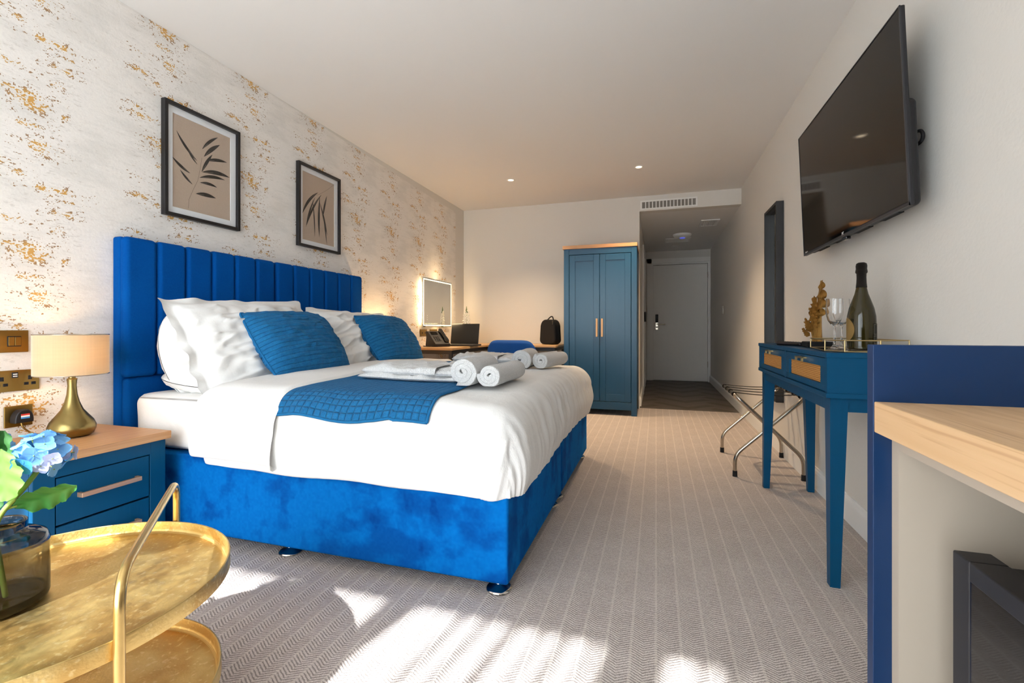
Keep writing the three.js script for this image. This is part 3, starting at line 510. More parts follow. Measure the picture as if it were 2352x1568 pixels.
function tableLamp(x, d, label, power) {
  const t = thing('table_lamp', label, 'lamp', [x, 0.5, d]); const y = 0.5015;
  obj('base', lathe([[0.001, y], [0.054, y], [0.066, y + 0.008], [0.073, y + 0.026], [0.0735, y + 0.040], [0.066, y + 0.060], [0.050, y + 0.082], [0.034, y + 0.105], [0.023, y + 0.135], [0.0165, y + 0.165], [0.0138, y + 0.200], [0.0155, y + 0.222], [0.0165, y + 0.228], [0.012, y + 0.229], [0.001, y + 0.229]], 72, [x, 0, d]), M.brass, t);
  obj('lamp_holder', lathe([[0.011, y + 0.227], [0.011, y + 0.262], [0.016, y + 0.265], [0.016, y + 0.295], [0.001, y + 0.297]], 24, [x, 0, d]), M.brass, t);
  const b = obj('bulb', (() => { const g = new THREE.SphereGeometry(0.026, 20, 14); g.translate(x, y + 0.325, -d); return g; })(), M.bulb, t);
  obj('shade', lathe([[0.1125, 0.745], [0.113, 0.745], [0.113, 0.904], [0.1125, 0.904], [0.1117, 0.904], [0.1117, 0.745], [0.1125, 0.745]], 80, [x, 0, d]), M.shade, t);
  obj('shade_ring', [new THREE.TorusGeometry(0.1122, 0.002, 8, 60).rotateX(PI / 2).translate(x, 0.904, -d), new THREE.TorusGeometry(0.1122, 0.002, 8, 60).rotateX(PI / 2).translate(x, 0.746, -d), tube([V(x - 0.111, 0.765, d), V(x + 0.111, 0.765, d)], 0.0018, 0, 6), tube([V(x, 0.765, d - 0.111), V(x, 0.765, d + 0.111)], 0.0018, 0, 6)], M.nickel, t);
  const l = new THREE.PointLight(lin(1, 0.66, 0.33), power, 0, 2); l.position.copy(V(x, y + 0.325, d)); l.castShadow = true; l.shadow.radius = 1.2; scene.add(l);
}
tableLamp(-2.218, 1.235, 'brass table lamp with a cream drum shade on the nearer nightstand', 0.15);
tableLamp(-2.195, 3.56, 'lit cream drum table lamp peeping out beyond the far cushion', 0.8);

// brass wall plates beside the nearer lamp
const PX = XL + 0.0025;
{ const t = thing('light_switch', 'brass double light switch on the wallpaper, topmost of three plates', 'switch', [PX, 0.878, 1.145]);
  obj('plate', bx(PX, PX + 0.006, 0.835, 0.921, 1.098, 1.188, 0.002), M.plate, t); obj('switch_surround', bx(PX + 0.004, PX + 0.008, 0.858, 0.898, 1.124, 1.165, 0.001), M.black, t);
  for (const a of [1.1265, 1.1455]) obj('rocker', bx(PX + 0.005, PX + 0.011, 0.861, 0.895, a, a + 0.0175, 0.001), M.plate, t); }
{ const t = thing('double_socket', 'brass double power socket with usb ports behind the lamp', 'socket', [PX, 0.72, 1.14]);
  obj('plate', bx(PX, PX + 0.006, 0.683, 0.765, 1.075, 1.222, 0.002), M.plate, t); obj('usb_port', [bx(PX + 0.004, PX + 0.008, 0.735, 0.757, 1.137, 1.156, 0.001), ], M.black, t); obj('usb_contact', [bx(PX + 0.006, PX + 0.0086, 0.7475, 0.7515, 1.140, 1.153), bx(PX + 0.006, PX + 0.0086, 0.7395, 0.7435, 1.140, 1.153)], M.white, t);
  for (const c of [1.108, 1.192]) for (const [o, y, w, h] of [[0, 0.733, 0.012, 0.016], [-0.011, 0.710, 0.014, 0.011], [0.011, 0.710, 0.014, 0.011]]) obj('pin_hole', bx(PX + 0.004, PX + 0.0075, y - h / 2, y + h / 2, c + o - w / 2, c + o + w / 2, 0.001), M.black, t); }
{ const t = thing('single_socket', 'brass single socket with a black plug in it, lowest of three plates', 'socket', [PX, 0.585, 1.16]); obj('plate', bx(PX, PX + 0.006, 0.543, 0.626, 1.116, 1.201, 0.002), M.plate, t); }
{ const t = thing('plug', 'black mains plug with a red white and blue sticker', 'plug', [PX + 0.007, 0.585, 1.16]);
  const sh = new THREE.Shape(); sh.moveTo(-0.024, -0.018); sh.quadraticCurveTo(-0.026, 0.01, -0.008, 0.024); sh.lineTo(0.010, 0.024); sh.quadraticCurveTo(0.026, 0.012, 0.024, -0.018); sh.closePath();
  const g = new THREE.ExtrudeGeometry(sh, { depth: 0.03, bevelEnabled: true, bevelSize: 0.004, bevelThickness: 0.004, bevelSegments: 3 }); g.rotateY(PI / 2); g.translate(PX + 0.0105, 0.583, -1.158);
  obj('body', g, M.black, t); const sx = PX + 0.045;
  ['#c8362c', '#e8e8ea', '#3e8ed0'].forEach((c, i) => obj('sticker_stripe', bx(sx - 0.001, sx + 0.0006, 0.589 - i * 0.006, 0.595 - i * 0.006, 1.146, 1.172), std({ color: c, roughness: 0.5 }), t));
  obj('cord', tube([V(PX + 0.02, 0.566, 1.158), V(PX + 0.025, 0.54, 1.16), V(PX + 0.03, 0.512, 1.185), V(PX + 0.06, 0.5055, 1.20), V(-2.30, 0.5055, 1.22)], 0.0035, 0.02, 8), M.plate, t); }

// ------------------------------------------------------------ pictures
function canvas(w, h, draw) { const c = document.createElement('canvas'); c.width = w; c.height = h; draw(c.getContext('2d'), w, h); const t = new THREE.CanvasTexture(c); t.colorSpace = THREE.SRGBColorSpace; t.magFilter = THREE.LinearFilter; return t; }
function leafPrint(leaves, stem, seed) {
  return canvas(560, 800, (x, w, h) => {
    x.fillStyle = '#bba896'; x.fillRect(0, 0, w, h); const r = rng(seed);
    for (let i = 0; i < 9000; i++) { x.fillStyle = r() < 0.5 ? 'rgba(150,130,112,0.10)' : 'rgba(220,205,190,0.10)'; const a = r() < 0.5; x.fillRect(r() * w, r() * h, a ? 14 : 1.2, a ? 1.2 : 14); }
    x.strokeStyle = '#3a322a'; x.lineWidth = 1.6; x.beginPath(); stem.forEach(([u, v], i) => i ? x.lineTo(u * w, v * h) : x.moveTo(u * w, v * h)); x.stroke();
    for (const [a, b, c, d, wd, k] of leaves) {
      const x0 = a * w, y0 = b * h, x1 = c * w, y1 = d * h, dx = x1 - x0, dy = y1 - y0, L = hypot(dx, dy), nx = -dy / L, ny = dx / L, W = wd * h * 0.95, bend = -k * L * Math.sign(dx || 1), mx = (x0 + x1) / 2 + nx * bend, my = (y0 + y1) / 2 + ny * bend;
      x.fillStyle = '#2b2622'; x.beginPath(); x.moveTo(x0, y0); x.quadraticCurveTo(mx + nx * W, my + ny * W, x1, y1); x.quadraticCurveTo(mx - nx * W, my - ny * W, x0, y0); x.fill();
      x.strokeStyle = 'rgba(205,190,172,0.8)'; x.lineWidth = 1.6; x.beginPath(); const q = (t, o) => [(1 - t) ** 2 * x0 + 2 * t * (1 - t) * (mx + nx * o) + t * t * x1, (1 - t) ** 2 * y0 + 2 * t * (1 - t) * (my + ny * o) + t * t * y1]; x.moveTo(...q(0.12, W * 0.3)); x.lineTo(...q(0.4, W * 0.3)); x.stroke();
    }
  });
}
const print1 = leafPrint([[0.41, 0.422, 0.072, 0.172, 0.031, -0.12], [0.41, 0.46, 0.243, 0.322, 0.023, -0.08], [0.293, 0.584, 0.009, 0.468, 0.033, -0.12], [0.33, 0.698, 0.129, 0.579, 0.026, -0.08], [0.488, 0.269, 0.768, 0.06, 0.033, 0.1], [0.519, 0.345, 0.804, 0.137, 0.046, 0.08], [0.553, 0.382, 0.94, 0.311, 0.038, 0.12], [0.48, 0.527, 0.668, 0.283, 0.036, 0.05], [0.484, 0.526, 0.989, 0.48, 0.049, 0.14], [0.441, 0.599, 0.901, 0.529, 0.038, 0.14], [0.451, 0.652, 0.754, 0.646, 0.033, 0.14], [0.381, 0.788, 0.733, 0.775, 0.046, 0.1]], [[0.261, 0.972], [0.269, 0.878], [0.34, 0.752], [0.416, 0.636], [0.455, 0.501], [0.484, 0.366]], 5);
const print2 = leafPrint([[0.482, 0.232, 0.013, 0.633, 0.045, 0.16], [0.394, 0.314, 0.119, 0.809, 0.028, 0.08], [0.306, 0.364, 0.376, 0.927, 0.024, 0.05], [0.591, 0.24, 0.136, 0.781, 0.035, 0.1], [0.536, 0.279, 0.522, 0.908, 0.045, 0.06], [0.536, 0.375, 0.764, 0.85, 0.038, 0.04], [0.757, 0.23, 0.627, 0.587, 0.038, 0.05], [0.638, 0.55, 0.757, 0.993, 0.024, 0.02]], [[0.998, 0.004], [0.757, 0.141], [0.536, 0.244], [0.429, 0.282]], 6);
function picture(d0, d1, print, label) {
  const y0 = 1.507, y1 = 2.097, a = XL + 0.003, f = XL + 0.032, w = 0.018, t = thing('framed_print', label, 'picture', [a, y0, (d0 + d1) / 2]);
  obj('frame', [bx(a, f, y0, y1, d0, d0 + w, 0.0015), bx(a, f, y0, y1, d1 - w, d1, 0.0015), bx(a, f, y1 - w, y1, d0 + w, d1 - w, 0.0015), bx(a, f, y0, y0 + w, d0 + w, d1 - w, 0.0015)], M.frame, t);
  const mw = 0.052; obj('mat_board', [bx(a + 0.004, a + 0.011, y0 + w, y1 - w, d0 + w, d0 + mw), bx(a + 0.004, a + 0.011, y0 + w, y1 - w, d1 - mw, d1 - w), bx(a + 0.004, a + 0.011, y0 + w, y0 + mw, d0 + mw, d1 - mw), bx(a + 0.004, a + 0.011, y1 - mw, y1 - w, d0 + mw, d1 - mw)], M.matBoard, t);
  const g = grid(1, 1, (u, v) => V(a + 0.006, lerp(y0 + mw - 0.002, y1 - mw + 0.002, v), lerp(d0 + mw - 0.002, d1 - mw + 0.002, u)));
  obj('print', g, std({ map: print, roughness: 0.85, side: THREE.DoubleSide }), t);
  obj('glazing', bx(f - 0.008, f - 0.006, y0 + w, y1 - w, d0 + w, d1 - w), M.picGlass, t);
}
picture(1.708, 2.153, print1, 'black framed print of an upright leafy sprig on beige');
picture(2.628, 3.073, print2, 'black framed print of a drooping leafy branch on beige');

// ------------------------------------------------------------ desk corner
{ // backlit mirror: light strip round the glass and behind it
  const d0 = 4.395, d1 = 5.12, y0 = 0.94, y1 = 1.474, F = XL + 0.04, t = thing('led_mirror', 'rectangular wall mirror with a glowing warm light border', 'mirror', [XL, y0, (d0 + d1) / 2]);
  obj('housing', bx(XL + 0.003, F - 0.008, y0 + 0.045, y1 - 0.045, d0 + 0.045, d1 - 0.045), M.white, t);
  obj('mirror_glass', bx(F - 0.006, F, y0, y1, d0, d1, 0.001), M.mirror, t);
  const s = 0.011, e = 0.014; obj('light_border', [bx(F - 0.001, F + 0.0015, y1 - e - s, y1 - e, d0 + e, d1 - e), bx(F - 0.001, F + 0.0015, y0 + e, y0 + e + s, d0 + e, d1 - e), bx(F - 0.001, F + 0.0015, y0 + e + s, y1 - e - s, d0 + e, d0 + e + s), bx(F - 0.001, F + 0.0015, y0 + e + s, y1 - e - s, d1 - e - s, d1 - e)], M.led, t);
  obj('back_light_strip', [bx(XL + 0.012, XL + 0.026, y1 - 0.046, y1 - 0.042, d0 + 0.045, d1 - 0.045), bx(XL + 0.012, XL + 0.026, y0 + 0.042, y0 + 0.046, d0 + 0.045, d1 - 0.045), bx(XL + 0.012, XL + 0.026, y0 + 0.045, y1 - 0.045, d0 + 0.042, d0 + 0.046), bx(XL + 0.012, XL + 0.026, y0 + 0.045, y1 - 0.045, d1 - 0.046, d1 - 0.042)], M.led, t);
  obj('touch_button', [0, 1, 2].map((i) => new THREE.CylinderGeometry(0.004, 0.004, 0.001, 12).rotateZ(PI / 2).translate(F + 0.0004, 1.02 + i * 0.022, -(d0 + 0.10))), M.white, t);
  const strip = (w, h, at, to, k) => { const l = new THREE.RectAreaLight(lin(1, 0.70, 0.36), k, w, h); l.position.copy(V(...at)); l.lookAt(V(...to)); scene.add(l); };
  const dm = (d0 + d1) / 2, ym = (y0 + y1) / 2, xs = XL + 0.019, K = 80;
  strip(d1 - d0 - 0.09, 0.014, [xs, y1 - 0.041, dm], [xs, y1 + 1, dm], K); strip(d1 - d0 - 0.09, 0.014, [xs, y0 + 0.041, dm], [xs, y0 - 1, dm], K);
  strip(0.014, y1 - y0 - 0.09, [xs, ym, d0 + 0.041], [xs, ym, d0 - 1], K); strip(0.014, y1 - y0 - 0.09, [xs, ym, d1 - 0.041], [xs, ym, d1 + 1], K);
}
function desk(x0, x1, d0, d1, label, grain) {
  const t = thing('desk', label, 'desk', [(x0 + x1) / 2, 0, (d0 + d1) / 2]), H = 0.738, s = 0.03;
  obj('desktop', bx(x0, x1, H - 0.022, H, d0, d1, 0.002, grain), M.desk, t);
  for (const x of [x0 + 0.015, x1 - s - 0.015]) for (const d of [d0 + 0.015, d1 - s - 0.015]) obj('leg', bx(x, x + s, 0.001, H - 0.022, d, d + s), M.charcoal, t);
  obj('rail', [bx(x0 + 0.045, x1 - 0.045, H - 0.06, H - 0.022, d0 + 0.018, d0 + 0.04), bx(x0 + 0.045, x1 - 0.045, H - 0.06, H - 0.022, d1 - 0.04, d1 - 0.018), bx(x0 + 0.018, x0 + 0.04, H - 0.06, H - 0.022, d0 + 0.045, d1 - 0.045), bx(x1 - 0.04, x1 - 0.018, H - 0.06, H - 0.022, d0 + 0.045, d1 - 0.045)], M.charcoal, t);
  obj('brace', [bx(x0 + 0.02, x0 + 0.04, 0.18, 0.21, d0 + 0.045, d1 - 0.045), bx(x1 - 0.04, x1 - 0.02, 0.18, 0.21, d0 + 0.045, d1 - 0.045)], M.charcoal, t);
}
desk(XL + 0.006, -1.85, 4.03, 5.555, 'wood topped desk with black legs under the lit mirror', 'z');
desk(-1.842, -1.045, 4.96, 5.555, 'wood topped desk with black legs beside the wardrobe', 'x');
{ const t = thing('double_socket', 'brass socket plate on the wall under the lit mirror', 'socket', [PX, 0.88, 4.6]); obj('plate', bx(PX, PX + 0.006, 0.842, 0.916, 4.40, 4.55, 0.002), M.plate, t); obj('second_plate', bx(PX, PX + 0.006, 0.842, 0.916, 4.62, 4.80, 0.002), M.plate, t); obj('pin_hole', [4.44, 4.50, 4.66, 4.75].map((c) => bx(PX + 0.004, PX + 0.0075, 0.868, 0.886, c, c + 0.014)), M.black, t); }
{ // desk phone
  const t = thing('desk_phone', 'black desk telephone standing on the desk below the mirror', 'telephone', [-2.17, 0.738, 4.36]); const R = (g) => place(g, 0, -0.55, [-2.17, 0.739, 4.36]);
  const wedge = new THREE.Shape([[-0.09, 0], [0.10, 0], [0.10, 0.022], [-0.055, 0.15], [-0.085, 0.15], [-0.075, 0.09]].map(([a, b]) => new THREE.Vector2(a, b))); const wg = new THREE.ExtrudeGeometry(wedge, { depth: 0.17, bevelEnabled: true, bevelSize: 0.004, bevelThickness: 0.004, bevelSegments: 2 }); wg.translate(0, 0.004, -0.085);
  obj('body', R(wg), M.black, t);
  const slant = Math.atan2(-0.128, 0.155); const on = (g, s, h, z) => { g.rotateZ(slant); g.translate(0.02 + s * cos(slant), 0.088 + s * sin(slant) + h, z); return R(g); };
  const hs = obj('handset', [on(new RoundedBoxGeometry(0.19, 0.026, 0.042, 3, 0.012), 0, 0.032, -0.06), on(new RoundedBoxGeometry(0.05, 0.035, 0.05, 3, 0.014), 0.07, 0.018, -0.06), on(new RoundedBoxGeometry(0.05, 0.035, 0.05, 3, 0.014), -0.07, 0.018, -0.06)], M.blackGloss, t);
  obj('keypad', [].concat(...[0, 1, 2, 3].map((i) => [0, 1, 2].map((j) => on(new THREE.BoxGeometry(0.012, 0.006, 0.016), 0.06 - i * 0.02, 0.014, 0.005 + j * 0.024)))), M.charcoal, t);
  obj('display', on(new THREE.BoxGeometry(0.04, 0.006, 0.075), -0.055, 0.013, 0.03), M.screen, t);
  obj('cord', tube([V(-2.13, 0.748, 4.27), V(-2.2, 0.744, 4.22), V(-2.28, 0.744, 4.25), V(-2.30, 0.744, 4.32)], 0.004, 0.03, 8), M.black, t);
}
{ // laptop
  const yaw = -0.08, c = [-2.03, 0.739, 4.66], t = thing('laptop', 'open black laptop on the desk in front of the lit mirror', 'laptop', c); const R = (g) => place(g, 0, yaw, c);
  obj('base', R(new RoundedBoxGeometry(0.345, 0.016, 0.235, 2, 0.004).translate(0.04, 0.009, 0.06)), M.charcoal, t);
  const lid = new RoundedBoxGeometry(0.345, 0.225, 0.007, 2, 0.003).translate(0, 0.1125, 0).rotateX(-0.16).translate(0.0, 0.016, -0.062);
  const l = obj('lid', R(lid), M.black, t); obj('display', R(new THREE.BoxGeometry(0.335, 0.205, 0.002).translate(0, 0.116, 0.004).rotateX(-0.16).translate(0, 0.016, -0.062)), std({ color: 0x121214, roughness: 0.5 }), l);
}
{ // white foxglove in a pot behind the laptop
  const x = -2.2, d = 5.2, t = thing('foxglove', 'white foxglove flower spike in a pot behind the laptop', 'plant', [x, 0.738, d]), r = rng(8);
  obj('pot', lathe([[0.001, 0.7395], [0.04, 0.7395], [0.052, 0.80], [0.055, 0.83], [0.049, 0.83], [0.045, 0.80], [0.001, 0.80]], 28, [x, 0, d]), M.white, t);
  obj('stem', tube([V(x, 0.80, d), V(x + 0.005, 1.0, d), V(x, 1.19, d)], 0.003, 0.05, 6), M.stem, t);
  const bl = []; for (let i = 0; i < 64; i++) { const k = i / 64, y = 0.945 + 0.195 * k, a = i * 2.4, rad = 0.027 * (1 - 0.6 * k) * (0.8 + 0.4 * r()); const g = new THREE.ConeGeometry(0.018 * (1 - 0.5 * k), 0.034 * (1 - 0.4 * k), 7); g.rotateX(PI - 0.9); g.translate(0, 0, -0.008); g.rotateY(a); g.translate(x + rad * cos(a), y, -d + rad * sin(a)); bl.push(g); }
  const b = obj('blossoms', bl, M.bloom, t); b.userData.kind = 'stuff';
  const tip = []; for (let i = 0; i < 16; i++) { const k = i / 16, y = 1.12 + 0.065 * k, a = i * 2.4, rad = 0.011 * (1 - k); const g = new THREE.SphereGeometry(0.006 * (1 - 0.5 * k), 6, 5); g.translate(x + rad * cos(a), y, -d + rad * sin(a)); tip.push(g); } obj('bud_tip', tip, M.leafDark, t);
  for (let i = 0; i < 9; i++) { const a = i * 0.7 + 0.2, L = 0.11 + 0.05 * r(); const g = grid(6, 10, (u, v) => { const w = 0.026 * sin(PI * min(1, v * 0.96 + 0.04)); return new THREE.Vector3((u - 0.5) * 2 * w, 0.11 + 0.07 * v - 0.07 * v * v - 0.015 * abs(u - 0.5), v * L); }); g.rotateY(a); g.translate(x, 0.79, -d); obj('leaf', g, M.leafDark, t); }
}
{ // small black carry case
  const t = thing('carry_case', 'small black zipped case with a carrying loop on the desk by the wardrobe', 'case', [-1.19, 0.738, 5.30]); const R = (g) => place(g, 0, -0.45, [-1.19, 0.739, 5.32]);
  const sh = (w, h, r) => { const s = new THREE.Shape(); s.moveTo(-w + r, 0); s.lineTo(w - r, 0); s.quadraticCurveTo(w + 0.01, 0, w + 0.004, r); s.lineTo(w - 0.006, h - r * 1.3); s.quadraticCurveTo(w - 0.02, h, w - r * 1.4, h); s.lineTo(-w + r * 1.4, h); s.quadraticCurveTo(-w + 0.02, h, -w + 0.006, h - r * 1.3); s.lineTo(-w - 0.004, r); s.quadraticCurveTo(-w - 0.01, 0, -w + r, 0); return s; };
  const half = (z0, dp) => new THREE.ExtrudeGeometry(sh(0.098, 0.262, 0.05), { depth: dp, bevelEnabled: true, bevelSize: 0.014, bevelThickness: 0.02, bevelSegments: 5 }).translate(0, 0.014, z0);
  obj('shell', [R(half(0.006, 0.03)), R(half(-0.05, 0.03))], M.blackMatt, t);
  obj('zip', R(new THREE.ExtrudeGeometry(sh(0.108, 0.282, 0.055), { depth: 0.008, bevelEnabled: false }).translate(0, 0.003, -0.012)), M.charcoal, t);
  obj('zip_pull', R(bx(-0.005, 0.005, 0.20, 0.245, -0.004, 0.0).translate(0.09, 0.03, 0.062)), M.nickel, t);
  obj('handle', R(tube([new THREE.Vector3(-0.045, 0.285, -0.008), new THREE.Vector3(0.0, 0.322, -0.008), new THREE.Vector3(0.03, 0.328, -0.008), new THREE.Vector3(0.045, 0.285, -0.008)], 0.007, 0.02, 8)), M.blackMatt, t);
}
{ // desk chair
  const c = [-1.325, 0, 4.42], t = thing('desk_chair', 'blue velvet chair with a rounded back at the desk', 'chair', c);
  obj('seat', bx(c[0] - 0.235, c[0] + 0.235, 0.40, 0.485, c[2] - 0.20, c[2] + 0.24, 0.04, 'x', 4), M.velvetPlain, t);
  const back = grid(30, 20, (u, v) => { const a = (u - 0.5) * 2, y = 0.46 + 0.355 * v - 0.09 * v * pow(abs(a), 7), wdt = 0.235 + 0.01 * v; return V(c[0] + wdt * a, y, c[2] - 0.20 - 0.05 * v + 0.10 * a * a * (1 - 0.4 * v)); });
  const bk = back.clone(); { const p = bk.attributes.position, n = back.attributes.normal; for (let i = 0; i < p.count; i++) { const u = (i % 31) / 30, v = floor(i / 31) / 20, th = 0.045 * pow(max(0, 1 - abs(2 * u - 1) ** 6) * (1 - v ** 8), 0.5); p.setXYZ(i, p.getX(i) + n.getX(i) * th, p.getY(i), p.getZ(i) + n.getZ(i) * th); } bk.index.array.reverse(); bk.computeVertexNormals(); }
  obj('backrest', merge([back, bk]), phy({ ...{ map: texVelvetPlain, roughness: 0.9, sheen: 0.5, sheenRoughness: 0.45 }, sheenColor: lin(0.01, 0.16, 0.42), side: THREE.DoubleSide }), t);
  for (const [sx, sd] of [[-1, -1], [1, -1], [-1, 1], [1, 1]]) obj('leg', tube([V(c[0] + sx * 0.17, 0.41, c[2] + 0.02 + sd * 0.15), V(c[0] + sx * 0.22, 0.012, c[2] + 0.02 + sd * 0.21)], 0.011, 0, 8), M.black, t);
}

// ------------------------------------------------------------ wardrobe
{
  const x0 = -0.968, x1 = -0.192, d0 = 5.018, d1 = 5.56, H = 1.79, t = thing('wardrobe', 'tall blue two-door wardrobe with an oak top against the far wall', 'wardrobe', [(x0 + x1) / 2, 0, (d0 + d1) / 2]); const m = M.paintWardrobe;
  obj('carcass', [bx(x0, x0 + 0.02, 0.06, H, d0 + 0.02, d1), bx(x1 - 0.02, x1, 0.06, H, d0 + 0.02, d1), bx(x0, x1, 0.06, H, d1 - 0.015, d1), bx(x0, x1, 0.08, 0.1, d0 + 0.03, d1), bx(x0, x1, H - 0.02, H, d0 + 0.02, d1)], m, t);
  obj('face_frame', [bx(x0, x0 + 0.058, 0.001, H, d0, d0 + 0.025, 0.003, 'y'), bx(x1 - 0.058, x1, 0.001, H, d0, d0 + 0.025, 0.003, 'y'), bx(x0 + 0.058, x1 - 0.058, H - 0.062, H, d0 + 0.001, d0 + 0.025, 0.002), bx(x0 + 0.058, x1 - 0.058, 0.06, 0.142, d0 + 0.001, d0 + 0.025, 0.002), bx(x0, x0 + 0.05, 0.001, 0.06, d1 - 0.05, d1), bx(x1 - 0.05, x1, 0.001, 0.06, d1 - 0.05, d1)], m, t);
  obj('top', bx(x0 - 0.012, x1 + 0.004, H, H + 0.038, d0 - 0.012, d1, 0.003), M.oak, t);
  const mid = (x0 + x1) / 2, y0 = 0.147, y1 = H - 0.067;
  for (const [a, b, hx] of [[x0 + 0.062, mid - 0.002, mid - 0.028], [mid + 0.002, x1 - 0.062, mid + 0.028]]) {
    const s = 0.062, dr = obj('door', [bx(a, a + s, y0, y1, d0 + 0.002, d0 + 0.022, 0.002, 'y'), bx(b - s, b, y0, y1, d0 + 0.002, d0 + 0.022, 0.002, 'y'), bx(a + s, b - s, y1 - s - 0.005, y1, d0 + 0.002, d0 + 0.022, 0.002), bx(a + s, b - s, y0, y0 + s + 0.015, d0 + 0.002, d0 + 0.022, 0.002)], m, t);
    obj('door_panel', bx(a + s - 0.004, b - s + 0.004, y0 + s, y1 - s, d0 + 0.010, d0 + 0.018, 0, 'y'), m, dr);
    obj('handle', [bx(hx - 0.010, hx + 0.010, 0.836, 1.032, d0 - 0.022, d0 - 0.010, 0.003, 'y'), bx(hx - 0.006, hx + 0.006, 0.86, 0.875, d0 - 0.012, d0 + 0.004), bx(hx - 0.006, hx + 0.006, 0.99, 1.005, d0 - 0.012, d0 + 0.004)], M.oakLight, dr);
  }
}

// ------------------------------------------------------------ right wall: mirror, television
{
  const d0 = 3.812, d1 = 4.206, y0 = 0.383, y1 = 1.861, a = XR - 0.002, f = XR - 0.052, w = 0.022, t = thing('wall_mirror', 'tall narrow wall mirror in a deep charcoal frame', 'mirror', [XR, y0, (d0 + d1) / 2]);
  obj('frame', [bx(f, a, y0, y1, d0, d0 + w, 0.002), bx(f, a, y0, y1, d1 - w, d1, 0.002), bx(f, a, y1 - w, y1, d0 + w, d1 - w, 0.002), bx(f, a, y0, y0 + w, d0 + w, d1 - w, 0.002)], M.charcoal, t);
  obj('mirror_glass', bx(a - 0.014, a - 0.008, y0 + w, y1 - w, d0 + w, d1 - w), M.mirror, t);
}
const font = await new FontLoader().loadAsync('fonts/droid/droid_sans_regular.typeface.json');
{
  const d0 = 1.815, d1 = 2.935, H = 0.655, W = d1 - d0, dm = (d0 + d1) / 2, xb = 0.785, yb = 1.328, tilt = Math.atan2(0.027, H);
  const t = thing('television', 'large black flat television tilted down on the right wall', 'television', [xb, yb, dm]);
  // local: x across (to -d), y up the screen, z out of the screen (towards -x)
  const T = (g) => { g.rotateX(tilt); g.rotateY(-PI / 2); g.translate(xb, yb, -dm); return g; };
  obj('cabinet', [T(new RoundedBoxGeometry(W, H, 0.014, 3, 0.004).translate(0, H / 2, -0.008)), T(new RoundedBoxGeometry(W * 0.94, H * 0.55, 0.046, 4, 0.02).translate(0, H * 0.285, -0.03))], M.black, t);
  obj('screen', T(new THREE.BoxGeometry(W - 0.014, H - 0.022, 0.002).translate(0, H / 2 + 0.004, -0.0006)), M.screen, t);
  obj('bezel', [T(new THREE.BoxGeometry(W, 0.010, 0.004).translate(0, 0.005, 0)), T(new THREE.BoxGeometry(0.005, H, 0.004).translate(W / 2 - 0.0025, H / 2, 0)), T(new THREE.BoxGeometry(0.005, H, 0.004).translate(-W / 2 + 0.0025, H / 2, 0)), T(new THREE.BoxGeometry(W, 0.004, 0.004).translate(0, H - 0.002, 0))], M.bezel, t);
  for (let i = 0; i < 4; i++) obj('speaker_vent', T(new THREE.BoxGeometry(0.14, 0.004, 0.022).translate(-0.36 + i * 0.24, 0.006, -0.03)), M.blackMatt, t);
  obj('sensor', T(new RoundedBoxGeometry(0.05, 0.014, 0.02, 2, 0.004).translate(0.0, -0.005, -0.012)), M.blackGloss, t);
  const word = (s, size, x) => { const g = new TextGeometry(s, { font, size, depth: 0.0004, curveSegments: 3 }); g.computeBoundingBox(); const b = g.boundingBox; g.translate(-(b.max.x + b.min.x) / 2, 0, 0); g.translate(x, 0.012, 0.0008); return T(g); };
  obj('badge', word('JVC', 0.012, 0), M.white, t); obj('badge', word('Roku TV', 0.008, -W / 2 + 0.05), M.white, t);
  obj('wall_bracket', [bx(0.80, XR - 0.001, 1.52, 1.78, dm - 0.14, dm - 0.10), bx(0.80, XR - 0.001, 1.52, 1.78, dm + 0.10, dm + 0.14), bx(XR - 0.02, XR - 0.001, 1.56, 1.74, dm - 0.18, dm + 0.18)], M.charcoal, t);
  obj('cable', tube([V(0.83, 1.595, 1.99), V(0.872, 1.615, 1.945), V(0.876, 1.595, 1.935), V(0.876, 1.575, 1.945), V(0.86, 1.56, 2.0)], 0.006, 0.02, 8), M.black, t);
}

